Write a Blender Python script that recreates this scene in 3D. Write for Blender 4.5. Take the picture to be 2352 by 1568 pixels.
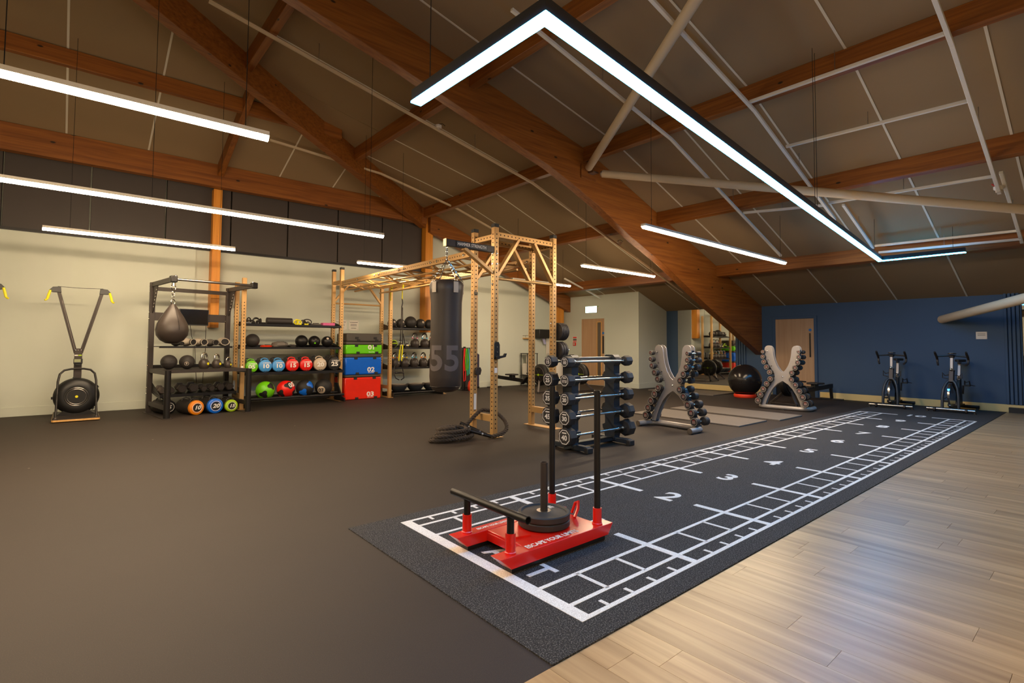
import bpy, math, random
from mathutils import Vector, Matrix
random.seed(7)
for o in list(bpy.data.objects): bpy.data.objects.remove(o)
SC = bpy.context.scene
COL = SC.collection
PI = math.pi

# ------------------------------------------------------------------ camera, world, exposure
CAM_POS = Vector((-1.853, -2.508, 1.282))
YAW, PITCH, ROLL = math.radians(49.587), math.radians(2.4915), math.radians(0.3483)
FPX, PPY = 1192.54, 737.9
fwd = Vector((math.cos(PITCH)*math.cos(YAW), math.cos(PITCH)*math.sin(YAW), math.sin(PITCH)))
r0 = Vector((math.sin(YAW), -math.cos(YAW), 0)); u0 = r0.cross(fwd)
rgt = r0*math.cos(ROLL) + u0*math.sin(ROLL); upv = -r0*math.sin(ROLL) + u0*math.cos(ROLL)
cam_d = bpy.data.cameras.new('camera'); cam = bpy.data.objects.new('camera', cam_d); COL.objects.link(cam)
cam.matrix_world = Matrix(((rgt.x, upv.x, -fwd.x, CAM_POS.x), (rgt.y, upv.y, -fwd.y, CAM_POS.y), (rgt.z, upv.z, -fwd.z, CAM_POS.z), (0, 0, 0, 1)))
cam_d.sensor_fit = 'HORIZONTAL'; cam_d.sensor_width = 36; cam_d.lens = FPX/2352*36
cam_d.shift_y = (PPY-784)/2352; cam_d.clip_start = 0.05; cam_d.clip_end = 200
SC.camera = cam
def project(x, y, z):
    d = Vector((x, y, z)) - CAM_POS; k = d.dot(fwd)
    if k <= 0.05: return None
    return 1176 + FPX*d.dot(rgt)/k, PPY - FPX*d.dot(upv)/k
SC.view_settings.view_transform = 'Standard'; SC.view_settings.look = 'None'
SC.view_settings.exposure = 0.0; SC.view_settings.gamma = 1.0; SC.view_settings.use_curve_mapping = False
SC.cycles.use_denoising = True
SC.cycles.max_bounces = 8; SC.cycles.diffuse_bounces = 5; SC.cycles.glossy_bounces = 4
SC.cycles.sample_clamp_indirect = 6.0; SC.cycles.caustics_reflective = False; SC.cycles.caustics_refractive = False
world = bpy.data.worlds.new('world'); SC.world = world; world.use_nodes = True
world.node_tree.nodes['Background'].inputs[0].default_value = (0.9, 0.75, 0.55, 1)
world.node_tree.nodes['Background'].inputs[1].default_value = 0.02
WARM, WARM_POWER = (1.0, 0.75, 0.48), 145.0      # linear LED strips
BLUE, BLUE_POWER = (0.04, 0.44, 1.0), 54.0

# ------------------------------------------------------------------ helpers: materials
def lin(c): return tuple((v/255/12.92 if v/255 <= 0.04045 else ((v/255+0.055)/1.055)**2.4) for v in c)
MATS = {}
def mat(name, rgb, rough=0.5, metal=0.0, var=0.06, scale=8.0, bump=0.0, bscale=60.0, coat=0.0, emit=None, alpha=None):
    if name in MATS: return MATS[name]
    m = bpy.data.materials.new(name); m.use_nodes = True; nt = m.node_tree; N = nt.nodes; L = nt.links
    b = N['Principled BSDF']; c = lin(rgb)
    b.inputs['Roughness'].default_value = rough; b.inputs['Metallic'].default_value = metal
    if coat: b.inputs['Coat Weight'].default_value = coat; b.inputs['Coat Roughness'].default_value = 0.15
    tc = N.new('ShaderNodeTexCoord'); nz = N.new('ShaderNodeTexNoise'); nz.inputs['Scale'].default_value = scale; nz.inputs['Detail'].default_value = 3
    L.new(tc.outputs['Object'], nz.inputs['Vector'])
    mx = N.new('ShaderNodeMix'); mx.data_type = 'RGBA'
    mx.inputs[6].default_value = (*[v*(1-var) for v in c], 1); mx.inputs[7].default_value = (*[min(1, v*(1+var)) for v in c], 1)
    L.new(nz.outputs['Fac'], mx.inputs[0]); L.new(mx.outputs[2], b.inputs['Base Color'])
    if bump:
        n2 = N.new('ShaderNodeTexNoise'); n2.inputs['Scale'].default_value = bscale; n2.inputs['Detail'].default_value = 4
        L.new(tc.outputs['Object'], n2.inputs['Vector'])
        bp = N.new('ShaderNodeBump'); bp.inputs['Strength'].default_value = bump; bp.inputs['Distance'].default_value = 0.01
        L.new(n2.outputs['Fac'], bp.inputs['Height']); L.new(bp.outputs['Normal'], b.inputs['Normal'])
    if emit:
        b.inputs['Emission Color'].default_value = (*emit[0], 1); b.inputs['Emission Strength'].default_value = emit[1]
    MATS[name] = m; return m
def ramp(N, stops):
    r = N.new('ShaderNodeValToRGB'); e = r.color_ramp.elements
    e[0].position, e[0].color = stops[0][0], (*stops[0][1], 1); e[1].position, e[1].color = stops[-1][0], (*stops[-1][1], 1)
    for p, c in stops[1:-1]: k = e.new(p); k.color = (*c, 1)
    return r
def wood_mat(name, light, dark, axis, rough=0.45, knots=True, rnd=False, bands=26.0, contrast=1.0):
    m = bpy.data.materials.new(name); m.use_nodes = True; nt = m.node_tree; N = nt.nodes; L = nt.links
    b = N['Principled BSDF']; b.inputs['Roughness'].default_value = rough
    tc = N.new('ShaderNodeTexCoord'); mp = N.new('ShaderNodeMapping')
    s = [bands]*3; s[axis] = bands*0.045; mp.inputs['Scale'].default_value = s
    if rnd:
        oi = N.new('ShaderNodeObjectInfo'); mul = N.new('ShaderNodeVectorMath'); mul.operation = 'SCALE'; mul.inputs[0].default_value = (37.0, 11.0, 5.0)
        L.new(oi.outputs['Random'], mul.inputs['Scale']); ad = N.new('ShaderNodeVectorMath'); ad.operation = 'ADD'
        L.new(tc.outputs['Object'], ad.inputs[0]); L.new(mul.outputs[0], ad.inputs[1]); L.new(ad.outputs[0], mp.inputs['Vector'])
    else: L.new(tc.outputs['Object'], mp.inputs['Vector'])
    nz = N.new('ShaderNodeTexNoise'); nz.inputs['Scale'].default_value = 1.0; nz.inputs['Detail'].default_value = 5; nz.inputs['Distortion'].default_value = 0.4
    L.new(mp.outputs[0], nz.inputs['Vector'])
    lo, hi = 0.5-0.22/contrast, 0.5+0.22/contrast
    rp = ramp(N, [(lo, lin(dark)), (hi, lin(light))]); L.new(nz.outputs['Fac'], rp.inputs[0]); out = rp.outputs[0]
    if rnd:
        hs = N.new('ShaderNodeHueSaturation'); mr = N.new('ShaderNodeMapRange'); mr.inputs[3].default_value = 0.88; mr.inputs[4].default_value = 1.1
        L.new(oi.outputs['Random'], mr.inputs[0]); L.new(mr.outputs[0], hs.inputs['Value']); L.new(out, hs.inputs['Color']); out = hs.outputs[0]
    if knots:
        m2 = N.new('ShaderNodeMapping'); s2 = [1.0]*3; s2[axis] = 0.45; m2.inputs['Scale'].default_value = s2
        L.new(tc.outputs['Object'], m2.inputs['Vector'])
        vo = N.new('ShaderNodeTexVoronoi'); vo.inputs['Scale'].default_value = 4.2; L.new(m2.outputs[0], vo.inputs['Vector'])
        kr = ramp(N, [(0.055, (1, 1, 1)), (0.085, (0, 0, 0))]); L.new(vo.outputs['Distance'], kr.inputs[0])
        mx = N.new('ShaderNodeMix'); mx.data_type = 'RGBA'; mx.inputs[7].default_value = (*lin([v*0.35 for v in dark]), 1)
        L.new(kr.outputs[0], mx.inputs[0]); L.new(out, mx.inputs[6]); out = mx.outputs[2]
    L.new(out, b.inputs['Base Color'])
    bp = N.new('ShaderNodeBump'); bp.inputs['Strength'].default_value = 0.06; L.new(nz.outputs['Fac'], bp.inputs['Height']); L.new(bp.outputs[0], b.inputs['Normal'])
    MATS[name] = m; return m
def speck_mat(name, base, speck, amount, scale, rough, bump=0.0, scuff=None):
    m = bpy.data.materials.new(name); m.use_nodes = True; nt = m.node_tree; N = nt.nodes; L = nt.links
    b = N['Principled BSDF']; b.inputs['Roughness'].default_value = rough
    tc = N.new('ShaderNodeTexCoord'); nz = N.new('ShaderNodeTexNoise'); nz.inputs['Scale'].default_value = scale; nz.inputs['Detail'].default_value = 2
    L.new(tc.outputs['Object'], nz.inputs['Vector'])
    rp = ramp(N, [(amount, lin(base)), (amount+0.16, lin(speck))]); L.new(nz.outputs['Fac'], rp.inputs[0])
    big = N.new('ShaderNodeTexNoise'); big.inputs['Scale'].default_value = 0.7; big.inputs['Detail'].default_value = 4; L.new(tc.outputs['Object'], big.inputs['Vector'])
    mr = N.new('ShaderNodeMapRange'); mr.inputs[3].default_value = 0.82; mr.inputs[4].default_value = 1.18; L.new(big.outputs['Fac'], mr.inputs[0])
    mm = N.new('ShaderNodeMix'); mm.data_type = 'RGBA'; mm.blend_type = 'MULTIPLY'; mm.inputs[0].default_value = 1
    L.new(rp.outputs[0], mm.inputs[6]); L.new(mr.outputs[0], mm.inputs[7]); out = mm.outputs[2]
    if scuff:
        vo = N.new('ShaderNodeTexVoronoi'); vo.inputs['Scale'].default_value = 1.6; L.new(tc.outputs['Object'], vo.inputs['Vector'])
        kr = ramp(N, [(0.012, (1, 1, 1)), (0.02, (0, 0, 0))]); L.new(vo.outputs['Distance'], kr.inputs[0])
        mx = N.new('ShaderNodeMix'); mx.data_type = 'RGBA'; mx.inputs[7].default_value = (*lin(scuff), 1); L.new(kr.outputs[0], mx.inputs[0]); L.new(out, mx.inputs[6]); out = mx.outputs[2]
    L.new(out, b.inputs['Base Color'])
    if bump:
        bp = N.new('ShaderNodeBump'); bp.inputs['Strength'].default_value = bump; bp.inputs['Distance'].default_value = 0.006; L.new(nz.outputs['Fac'], bp.inputs['Height']); L.new(bp.outputs[0], b.inputs['Normal'])
    MATS[name] = m; return m
SAGE = mat('sage_paint', (206, 211, 198), 0.75, var=0.03, scale=2)
NAVY = mat('navy_paint', (62, 87, 116), 0.7, var=0.04, scale=2)
DARKP = mat('dark_panel', (62, 54, 50), 0.6, var=0.08, scale=3)
CEIL = mat('ceiling_board', (150, 126, 94), 0.85, var=0.03, scale=2)
WHITE = mat('white_paint', (225, 220, 210), 0.5, var=0.03)
STRIPW = mat('joint_white', (222, 214, 196), 0.6, var=0.03)
CREAM = mat('cream_skirting', (242, 214, 146), 0.6, var=0.03)
TIMBER = [wood_mat('glulam_%d' % k, (152, 92, 34), (112, 60, 16), k) for k in range(3)]
PLANK = wood_mat('oak_vinyl', (212, 180, 134), (154, 122, 84), 1, rough=0.34, knots=False, rnd=True, bands=16, contrast=0.8)
POSTW = wood_mat('pine_post', (232, 158, 56), (210, 130, 38), 2)
DOORW = wood_mat('door_veneer', (196, 160, 124), (182, 144, 108), 2, rough=0.5, knots=False, bands=20)
OAKLIP = wood_mat('oak_lipping', (226, 180, 112), (206, 154, 84), 2, rough=0.5, knots=False)
RUBBER = speck_mat('rubber_floor', (43, 33, 26), (57, 44, 35), 0.52, 240, 0.7, 0.05, scuff=(150, 140, 125))
TURF = speck_mat('turf', (38, 38, 40), (104, 102, 100), 0.5, 150, 0.95, 0.9)
TURFW = speck_mat('turf_white', (226, 224, 220), (250, 249, 246), 0.45, 160, 0.9, 0.5)
GOLD = mat('gold_powder_coat', (204, 162, 104), 0.38, 0.35, var=0.04)
BLACK = mat('black_metal', (30, 28, 28), 0.38, 0.3, var=0.1)
GRAPH = mat('graphite_metal', (62, 55, 52), 0.45, 0.3, var=0.06)
HOLE = mat('hole_black', (12, 10, 9), 0.9)
RUB = mat('black_rubber', (48, 44, 42), 0.55, var=0.12, bump=0.1, bscale=40)
VINYL = mat('black_vinyl', (62, 54, 50), 0.42, var=0.12, bump=0.15, bscale=18)
PLAST = mat('black_plastic', (26, 26, 27), 0.4, var=0.1)
CHROME = mat('chrome', (215, 212, 208), 0.16, 1.0, var=0.04)
STEEL = mat('brushed_steel', (170, 165, 160), 0.3, 1.0, var=0.06)
SILVER = mat('silver_paint', (176, 170, 166), 0.4, 0.35, var=0.03)
BEIGET = mat('tube_cream', (205, 184, 152), 0.5, var=0.03)
SLATE = mat('slate_blue_metal', (58, 64, 72), 0.4, 0.4, var=0.06)
RED = mat('red_gloss', (226, 30, 16), 0.28, 0.0, var=0.05, coat=0.5)
LETTER = mat('lettering_white', (236, 232, 226), 0.6, var=0.02)
LETTERG = mat('lettering_grey', (104, 96, 96), 0.55, var=0.02)
LETTERK = mat('lettering_black', (24, 22, 22), 0.6, var=0.02)
VGLASS = mat('vision_glass', (96, 86, 76), 0.15, var=0.1)
GLOSSK = mat('gloss_black', (34, 30, 29), 0.2, var=0.1)
HEXR = mat('hex_rubber', (86, 77, 71), 0.5, var=0.1)
SCREEN = mat('dark_screen', (22, 20, 20), 0.12, var=0.2)
LCD = mat('lcd_grey_green', (150, 156, 120), 0.4, var=0.05)
def tint(name, rgb, rough=0.45, **k): return mat(name, rgb, rough, **k)
GREEN = tint('vinyl_green', (112, 206, 20), 0.32); BLUEV = tint('vinyl_blue', (18, 104, 216), 0.32); REDV = tint('vinyl_red', (226, 30, 22), 0.32)
PGREEN = mat('box_green', (104, 206, 18), 0.24, bump=0.5, bscale=5); PBLUE = mat('box_blue', (14, 100, 220), 0.24, bump=0.5, bscale=5); PRED = mat('box_red', (236, 44, 20), 0.24, bump=0.5, bscale=5); ORANGE = tint('vinyl_orange', (240, 140, 20))
SKY = tint('vinyl_sky', (70, 150, 220)); BEIGE = tint('vinyl_beige', (190, 172, 150)); YELLOW = tint('yellow_webbing', (242, 232, 24)); LIME = tint('lime_plastic', (176, 214, 24))
PINK = tint('pink_foam', (214, 96, 150)); GREYF = tint('grey_fabric', (110, 104, 98), 0.8); PALE = tint('pale_leather', (198, 186, 170), 0.5); CHARC = tint('charcoal_vinyl', (72, 66, 60), 0.5)
ORRED = tint('orange_red_rubber', (240, 62, 20), 0.5); TEAL = tint('band_green', (40, 150, 80), 0.5); PURPLE = tint('mat_purple', (44, 38, 66), 0.7)
SKYMAT = tint('foam_blue', (28, 96, 190), 0.6); STICK = tint('sticker_blue', (40, 120, 200), 0.5)
MIRROR = mat('mirror_glass', (225, 228, 226), 0.02, 1.0, var=0.0)
WARMM = mat('warm_diffuser', (250, 240, 225), 0.6, emit=(WARM, WARM_POWER))
BLUEM = mat('blue_diffuser', (200, 225, 250), 0.6, emit=(BLUE, BLUE_POWER))
EXITM = mat('exit_lightbox', (220, 250, 235), 0.5, emit=((0.62, 1.0, 0.86), 6.0))

# ------------------------------------------------------------------ helpers: mesh building
def frame(z, hint=None):
    z = Vector(z).normalized(); h = Vector(hint) if hint else (Vector((0, 0, 1)) if abs(z.z) < 0.95 else Vector((1, 0, 0)))
    x = h.cross(z)
    if x.length < 1e-6: x = Vector((1, 0, 0)).cross(z)
    x.normalize(); return x, z.cross(x), z
class B:
    def __init__(s): s.v = []; s.f = []
    def add(s, vs, fs):
        n = len(s.v); s.v += [tuple(p) for p in vs]; s.f += [tuple(i+n for i in f) for f in fs]; return s
    def box(s, c, d, R=None):
        c = Vector(c); h = Vector(d)*0.5; vs = []
        for i in (-1, 1):
            for j in (-1, 1):
                for k in (-1, 1):
                    p = Vector((i*h.x, j*h.y, k*h.z)); vs.append(c + (R @ p if R else p))
        return s.add(vs, [(0, 1, 3, 2), (4, 6, 7, 5), (0, 4, 5, 1), (2, 3, 7, 6), (0, 2, 6, 4), (1, 5, 7, 3)])
    def span(s, x0, x1, y0, y1, z0, z1): return s.box(((x0+x1)/2, (y0+y1)/2, (z0+z1)/2), (abs(x1-x0), abs(y1-y0), abs(z1-z0)))
    def bar(s, a, b, w, h, hint=None):          # rectangular bar from a to b: w across, h along the hint (up)
        a, b = Vector(a), Vector(b); x, y, z = frame(b-a, hint)
        vs = [p + x*(i*w/2) + y*(j*h/2) for p in (a, b) for i, j in ((-1, -1), (1, -1), (1, 1), (-1, 1))]
        return s.add(vs, [(3, 2, 1, 0), (4, 5, 6, 7), (0, 1, 5, 4), (1, 2, 6, 5), (2, 3, 7, 6), (3, 0, 4, 7)])
    def cyl(s, a, b, r, r2=None, n=16, cap=True):
        a, b = Vector(a), Vector(b); r2 = r if r2 is None else r2; x, y, z = frame(b-a); vs = []
        for p, q in ((a, r), (b, r2)): vs += [p + x*(q*math.cos(2*PI*i/n)) + y*(q*math.sin(2*PI*i/n)) for i in range(n)]
        fs = [(i, (i+1) % n, n+(i+1) % n, n+i) for i in range(n)]
        if cap: fs += [tuple(range(n-1, -1, -1)), tuple(range(n, 2*n))]
        return s.add(vs, fs)
    def tube(s, pts, r, n=10, closed=False, rs=None):
        pts = [Vector(p) for p in pts]; m = len(pts); rings = []; prev = None
        for i, p in enumerate(pts):
            t = ((pts[(i+1) % m] - pts[i-1]) if closed else (pts[min(i+1, m-1)] - pts[max(i-1, 0)])).normalized()
            if prev is None: x, y, _ = frame(t)
            else:
                x = prev - t*prev.dot(t); x = x.normalized() if x.length > 1e-6 else frame(t)[0]; y = t.cross(x)
            prev = x; q = rs[i] if rs else r
            rings.append([p + x*(q*math.cos(2*PI*k/n)) + y*(q*math.sin(2*PI*k/n)) for k in range(n)])
        vs = [v for g in rings for v in g]; fs = []
        for i in range(m if closed else m-1):
            a, b = i*n, ((i+1) % m)*n
            fs += [(a+k, a+(k+1) % n, b+(k+1) % n, b+k) for k in range(n)]
        if not closed: fs += [tuple(range(n-1, -1, -1)), tuple(range((m-1)*n, m*n))]
        return s.add(vs, fs)
    def lathe(s, prof, n=24, o=(0, 0, 0), z=(0, 0, 1), sx=1.0, sy=1.0):
        x, y, z = frame(z); o = Vector(o); vs = []; fs = []; m = len(prof)
        for r, h in prof: vs += [o + z*h + x*(sx*r*math.cos(2*PI*i/n)) + y*(sy*r*math.sin(2*PI*i/n)) for i in range(n)]
        for j in range(m-1): fs += [(j*n+i, j*n+(i+1) % n, (j+1)*n+(i+1) % n, (j+1)*n+i) for i in range(n)]
        if prof[0][0] > 1e-6: fs.append(tuple(range(n-1, -1, -1)))
        if prof[-1][0] > 1e-6: fs.append(tuple(range((m-1)*n, m*n)))
        return s.add(vs, fs)
    def ball(s, c, r, n=20, sq=(1, 1, 1)):
        c = Vector(c); m = n//2; vs = [c + Vector((0, 0, -r*sq[2]))]; fs = []
        for j in range(1, m):
            t = -PI/2 + PI*j/m
            vs += [c + Vector((sq[0]*r*math.cos(t)*math.cos(2*PI*i/n), sq[1]*r*math.cos(t)*math.sin(2*PI*i/n), sq[2]*r*math.sin(t))) for i in range(n)]
        vs.append(c + Vector((0, 0, r*sq[2]))); last = len(vs)-1
        fs += [(0, 1+(i+1) % n, 1+i) for i in range(n)]
        for j in range(m-2): fs += [(1+j*n+i, 1+j*n+(i+1) % n, 1+(j+1)*n+(i+1) % n, 1+(j+1)*n+i) for i in range(n)]
        fs += [(1+(m-2)*n+i, 1+(m-2)*n+(i+1) % n, last) for i in range(n)]
        return s.add(vs, fs)
    def prism(s, poly, o, ux, uy, depth):       # 2-D outline in the plane (ux, uy), extruded along ux x uy
        o, ux, uy = Vector(o), Vector(ux), Vector(uy); w = ux.cross(uy).normalized(); n = len(poly)
        vs = [o + ux*a + uy*b for a, b in poly] + [o + ux*a + uy*b + w*depth for a, b in poly]
        return s.add(vs, [tuple(range(n-1, -1, -1)), tuple(range(n, 2*n))] + [(i, (i+1) % n, n+(i+1) % n, n+i) for i in range(n)])
    def torus(s, c, R, r, z=(0, 0, 1), n=24, k=8):
        x, y, z = frame(z); c = Vector(c)
        return s.tube([c + x*(R*math.cos(2*PI*i/n)) + y*(R*math.sin(2*PI*i/n)) for i in range(n)], r, k, True)
    def mesh(s, name, m=None, smooth=35):
        me = bpy.data.meshes.new(name); me.from_pydata(s.v, [], s.f); me.update()
        if m: me.materials.append(m)
        if smooth:
            me.polygons.foreach_set('use_smooth', [True]*len(me.polygons)); me.set_sharp_from_angle(angle=math.radians(smooth))
        return me
    def obj(s, name, m, parent=None, bev=0.0, smooth=35, label=None, kind=None, loc=None):
        return put(name, s.mesh(name, m, smooth), parent, bev, label, kind, loc)
def put(name, me, parent=None, bev=0.0, label=None, kind=None, loc=None, mtx=None):
    o = bpy.data.objects.new(name, me); COL.objects.link(o)
    if parent is not None: o.parent = parent
    if loc: o.location = loc
    if mtx is not None: o.matrix_local = mtx
    if bev:
        b = o.modifiers.new('bevel', 'BEVEL'); b.width = bev; b.segments = 2; b.limit_method = 'ANGLE'; b.angle_limit = math.radians(50)
    if label: o['label'] = label
    if kind: o['kind'] = kind
    return o
def tag(o, label, cat, group=None):
    o['label'] = label; o['category'] = cat
    if group: o['group'] = group
    return o
def thing(name, label, cat, loc=(0, 0, 0), rot=0.0, group=None):
    o = bpy.data.objects.new(name, None); COL.objects.link(o); o.empty_display_size = 0.1
    o.location = loc; o.rotation_euler = (0, 0, rot); return tag(o, label, cat, group)
def struct(name, b, m, parent=None, bev=0.0, label=None, smooth=35):
    o = b.obj(name, m, parent, bev, smooth)
    if parent is None: o['kind'] = 'structure'
    if label: o['label'] = label
    return o
def dup(root, loc, rot, label, group=None):
    r = root.copy(); COL.objects.link(r); r.location = loc; r.rotation_euler = (0, 0, rot) if not hasattr(rot, '__len__') else rot; r['label'] = label
    if group: r['group'] = group
    for ch in list(root.children):
        c = ch.copy(); COL.objects.link(c); c.parent = r
        for g in list(ch.children):
            d = g.copy(); COL.objects.link(d); d.parent = c
    return r
TXT = {}
def text_mesh(s, size, m, depth=0.002, bold=0.0, sx=1.0, shear=0.0):
    key = (s, size, m.name, depth, bold, sx, shear)
    if key in TXT: return TXT[key]
    cu = bpy.data.curves.new('lettering', 'FONT'); cu.body = s; cu.size = size; cu.extrude = depth/2; cu.offset = bold*size
    cu.align_x = 'CENTER'; cu.align_y = 'CENTER'; cu.shear = shear; cu.resolution_u = 4
    o = bpy.data.objects.new('lettering', cu); COL.objects.link(o)
    dg = bpy.context.evaluated_depsgraph_get(); me = bpy.data.meshes.new_from_object(o.evaluated_get(dg))
    bpy.data.objects.remove(o); bpy.data.curves.remove(cu)
    if sx != 1.0: me.transform(Matrix.Diagonal((sx, 1, 1, 1)))
    me.materials.clear(); me.materials.append(m); TXT[key] = me; return me
def basis(o, ux, uy):
    ux, uy = Vector(ux).normalized(), Vector(uy).normalized(); w = ux.cross(uy); o = Vector(o)
    return Matrix(((ux.x, uy.x, w.x, o.x), (ux.y, uy.y, w.y, o.y), (ux.z, uy.z, w.z, o.z), (0, 0, 0, 1)))
def lettering(s, size, m, o, ux, uy, parent, depth=0.002, bold=0.0, sx=1.0, shear=0.0, name='lettering'):
    return put(name, text_mesh(s, size, m, depth, bold, sx, shear), parent, mtx=basis(o, ux, uy))
def rotz(a): return Matrix.Rotation(a, 3, 'Z')
import bmesh
def slice_mesh(me, step=0.012):      # cut a flat mesh into thin columns so that it can be bent
    bm = bmesh.new(); bm.from_mesh(me); xs = [v.co.x for v in bm.verts]; x = min(xs)+step
    while x < max(xs):
        bmesh.ops.bisect_plane(bm, geom=bm.verts[:]+bm.edges[:]+bm.faces[:], plane_co=(x, 0, 0), plane_no=(1, 0, 0)); x += step
    bm.to_mesh(me); bm.free(); return me
def wrap_lettering(me, R, o):       # bend a lettering mesh (x right, y up, z out) round a vertical cylinder of radius R, text centred on -y
    for v in me.vertices:
        a = v.co.x/R; q = R + v.co.z; y = v.co.y
        v.co = Vector((o[0] + q*math.sin(a), o[1] - q*math.cos(a), o[2] + y))
    return me

# ------------------------------------------------------------------ the room shell
def zr(x): return 4.83 + (0.21 if x < 5.3 else 0.357)*(5.3-x)
def zl(y): return 4.91 + 0.36*(9.33-y)
def hip_y(x): return 9.33 - (zr(x)-4.91)/0.36
WX, WY, DX, AY = 12.3, 9.72, 10.85, 6.68       # navy wall, sage side wall, door wall, alcove return
struct('floor', B().span(-7, WX, -1.0, WY+0.1, -0.06, 0), RUBBER, label='dark brown rubber gym floor')
subfloor = struct('floor.001', B().span(-7, WX, -8, -1.0, -0.06, -0.006), PLANK, label='pale oak plank floor beside the black track')
pw, plen = 0.172, 1.22; far = B(); pm = B().span(-pw/2+0.0008, pw/2-0.0008, -plen/2+0.0008, plen/2-0.0008, -0.006, 0).mesh('plank', PLANK)
i = 0; x = -2.6; npl = 0
while x < WX:
    off = random.random()*plen; y = -1.0 - off + plen
    while y > -5.2:
        y0, y1 = y-plen, min(y, -1.0); x1 = min(x+pw, WX)
        cs = [project(a, b, 0) for a in (x, x1) for b in (y0, y1)]
        if y1 > y0+0.02 and all(c is not None for c in cs):
            us = [c[0] for c in cs]; vs = [c[1] for c in cs]
            if min(us) < 2420 and max(us) > -50 and min(vs) < 1640:
                full = y1 == y and x1 == x+pw
                if full: put('plank', pm, subfloor, loc=((x+x1)/2, (y0+y1)/2, 0))
                else:
                    o = B().span(-(x1-x)/2+0.0008, (x1-x)/2-0.0008, -(y1-y0)/2+0.0008, (y1-y0)/2-0.0008, -0.006, 0).obj('plank', PLANK, subfloor, loc=((x+x1)/2, (y0+y1)/2, 0))
                npl += 1
        y -= plen
    x += pw
# side wall: sage below, dark cladding panels above
wl = struct('wall_left', B().span(-7, 0.06, WY, WY+0.1, 0, 3.22).span(0.06, 11.6, WY+0.06, WY+0.16, 0, 3.22).span(5.35, 11.6, WY+0.06, WY+0.16, 3.22, 5.2).span(-7, 5.35, WY+0.12, WY+0.2, 3.22, 6.5), SAGE, label='pale sage green side wall')
x = 5.32-1.16
while x > -7:
    B().span(x+0.012, x+1.148, WY-0.02, WY+0.1, 3.22, 4.6).obj('cladding_panel', DARKP, wl, 0.004); x -= 1.16
B().span(-7, 5.32, WY-0.05, WY+0.02, 3.17, 3.22).obj('cladding_trim', BLACK, wl)
struct('baseboard_left', B().span(-7, 0.06, WY-0.018, WY, 0, 0.16).span(0.06, DX, WY+0.042, WY+0.06, 0, 0.16), SAGE, bev=0.004)
struct('wall_back', B().span(DX, DX+0.1, AY, WY+0.2, 0, 3.2), SAGE, label='sage green wall with the timber door')
struct('wall_alcove', B().span(DX+0.1, WX, AY, AY+0.1, 0, 3.2), SAGE, label='sage green return wall beside the mirror')
struct('baseboard_back', B().span(DX-0.018, DX, AY-0.018, 7.85, 0, 0.16).span(DX-0.018, DX, 9.0, WY, 0, 0.16).span(DX, WX, AY-0.018, AY, 0, 0.16), SAGE, bev=0.004)
wn = struct('wall_end', B().span(WX, WX+0.1, -1.25, AY+0.1, 0, 2.7).span(WX, WX+0.1, -8, -3.2, 0, 2.7).span(WX, WX+0.1, -3.2, -1.25, 2.25, 2.7), NAVY, label='navy blue end wall behind the bikes')
struct('baseboard_end', B().span(WX-0.02, WX, -1.25, 2.36, 0, 0.15).span(WX-0.02, WX, 3.5, AY-0.02, 0, 0.15), CREAM, bev=0.004)
for y in (-1.02, -1.08, -1.14, -1.2): B().span(WX-0.035, WX, y-0.022, y+0.022, 0.15, 2.42).obj('fluted_strip', NAVY, wn, 0.006)
for y in (4.22, 4.29, 4.36, 4.43): B().span(WX-0.035, WX, y-0.026, y+0.026, 0.15, 2.42).obj('fluted_strip', NAVY, wn, 0.006)
struct('wall_rear', B().span(-7.1, -7, -8, WY+0.2, 0, 7.6), SAGE); struct('wall_right', B().span(-7, WX, -8.1, -8, 0, 7.6), SAGE)
struct('trim_1', B().span(WX-0.14, WX-0.021, -3.2, -1.035, 0, 0.1), PLAST, label='low black kerb at the foot of the wall')
mr = thing('wall_mirror', 'tall frameless mirror on the end wall beside the sage return', 'mirror', (WX, 5.38, 0))
B().span(-0.012, -0.002, -0.9, 0.02, 0.16, 2.38).obj('mirror_pane', MIRROR, mr); B().span(-0.012, -0.002, 0.025, 0.9, 0.16, 2.38).obj('mirror_pane', MIRROR, mr)
B().span(-0.016, -0.001, -0.9, 0.9, 2.38, 2.4).obj('top_rail', STEEL, mr)
m2 = thing('wall_mirror', 'mirror at the far right edge next to the fluted strips', 'mirror', (WX, -2.2, 0))
B().span(0.0, 0.02, -1.0, 0.94, 0.0, 2.25).obj('mirror_pane', MIRROR, m2)
# ceiling boards, joints
ceil = struct('ceiling', B().add([(-7, -8, zr(-7)+0.05), (5.3, -8, 4.88), (5.3, WY+.2, 4.88), (-7, WY+.2, zr(-7)+0.05)], [(0, 1, 2, 3)]).add([(5.3, -8, 4.88), (WX+.1, -8, zr(WX+.1)+0.05), (WX+.1, WY+.2, zr(WX+.1)+0.05), (5.3, WY+.2, 4.88)], [(0, 1, 2, 3)])
              .add([(-7, -2, zl(-2)+0.06), (5.6, -2, zl(-2)+0.06), (5.6, WY+.2, zl(WY+.2)+0.06), (-7, WY+.2, zl(WY+.2)+0.06)], [(0, 1, 2, 3)]), CEIL, smooth=0, label='pitched cream boarded ceiling')
def slab(pts, name, m, t, lift=0.0, w=None):
    b = B(); lo = [Vector(p)+Vector((0, 0, lift)) for p in pts]; hi = [p+Vector((0, 0, t)) for p in lo]
    return b.add(lo+hi, [(3, 2, 1, 0), (4, 5, 6, 7), (0, 1, 5, 4), (1, 2, 6, 5), (2, 3, 7, 6), (3, 0, 4, 7)]).obj(name, m, ceil)
JY = [-5.25+1.2*k for k in range(14)]
PX = [-4.7, -2.25, 0.2, 2.65, 5.15, 5.3, 7.45, 9.9, WX]
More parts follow.
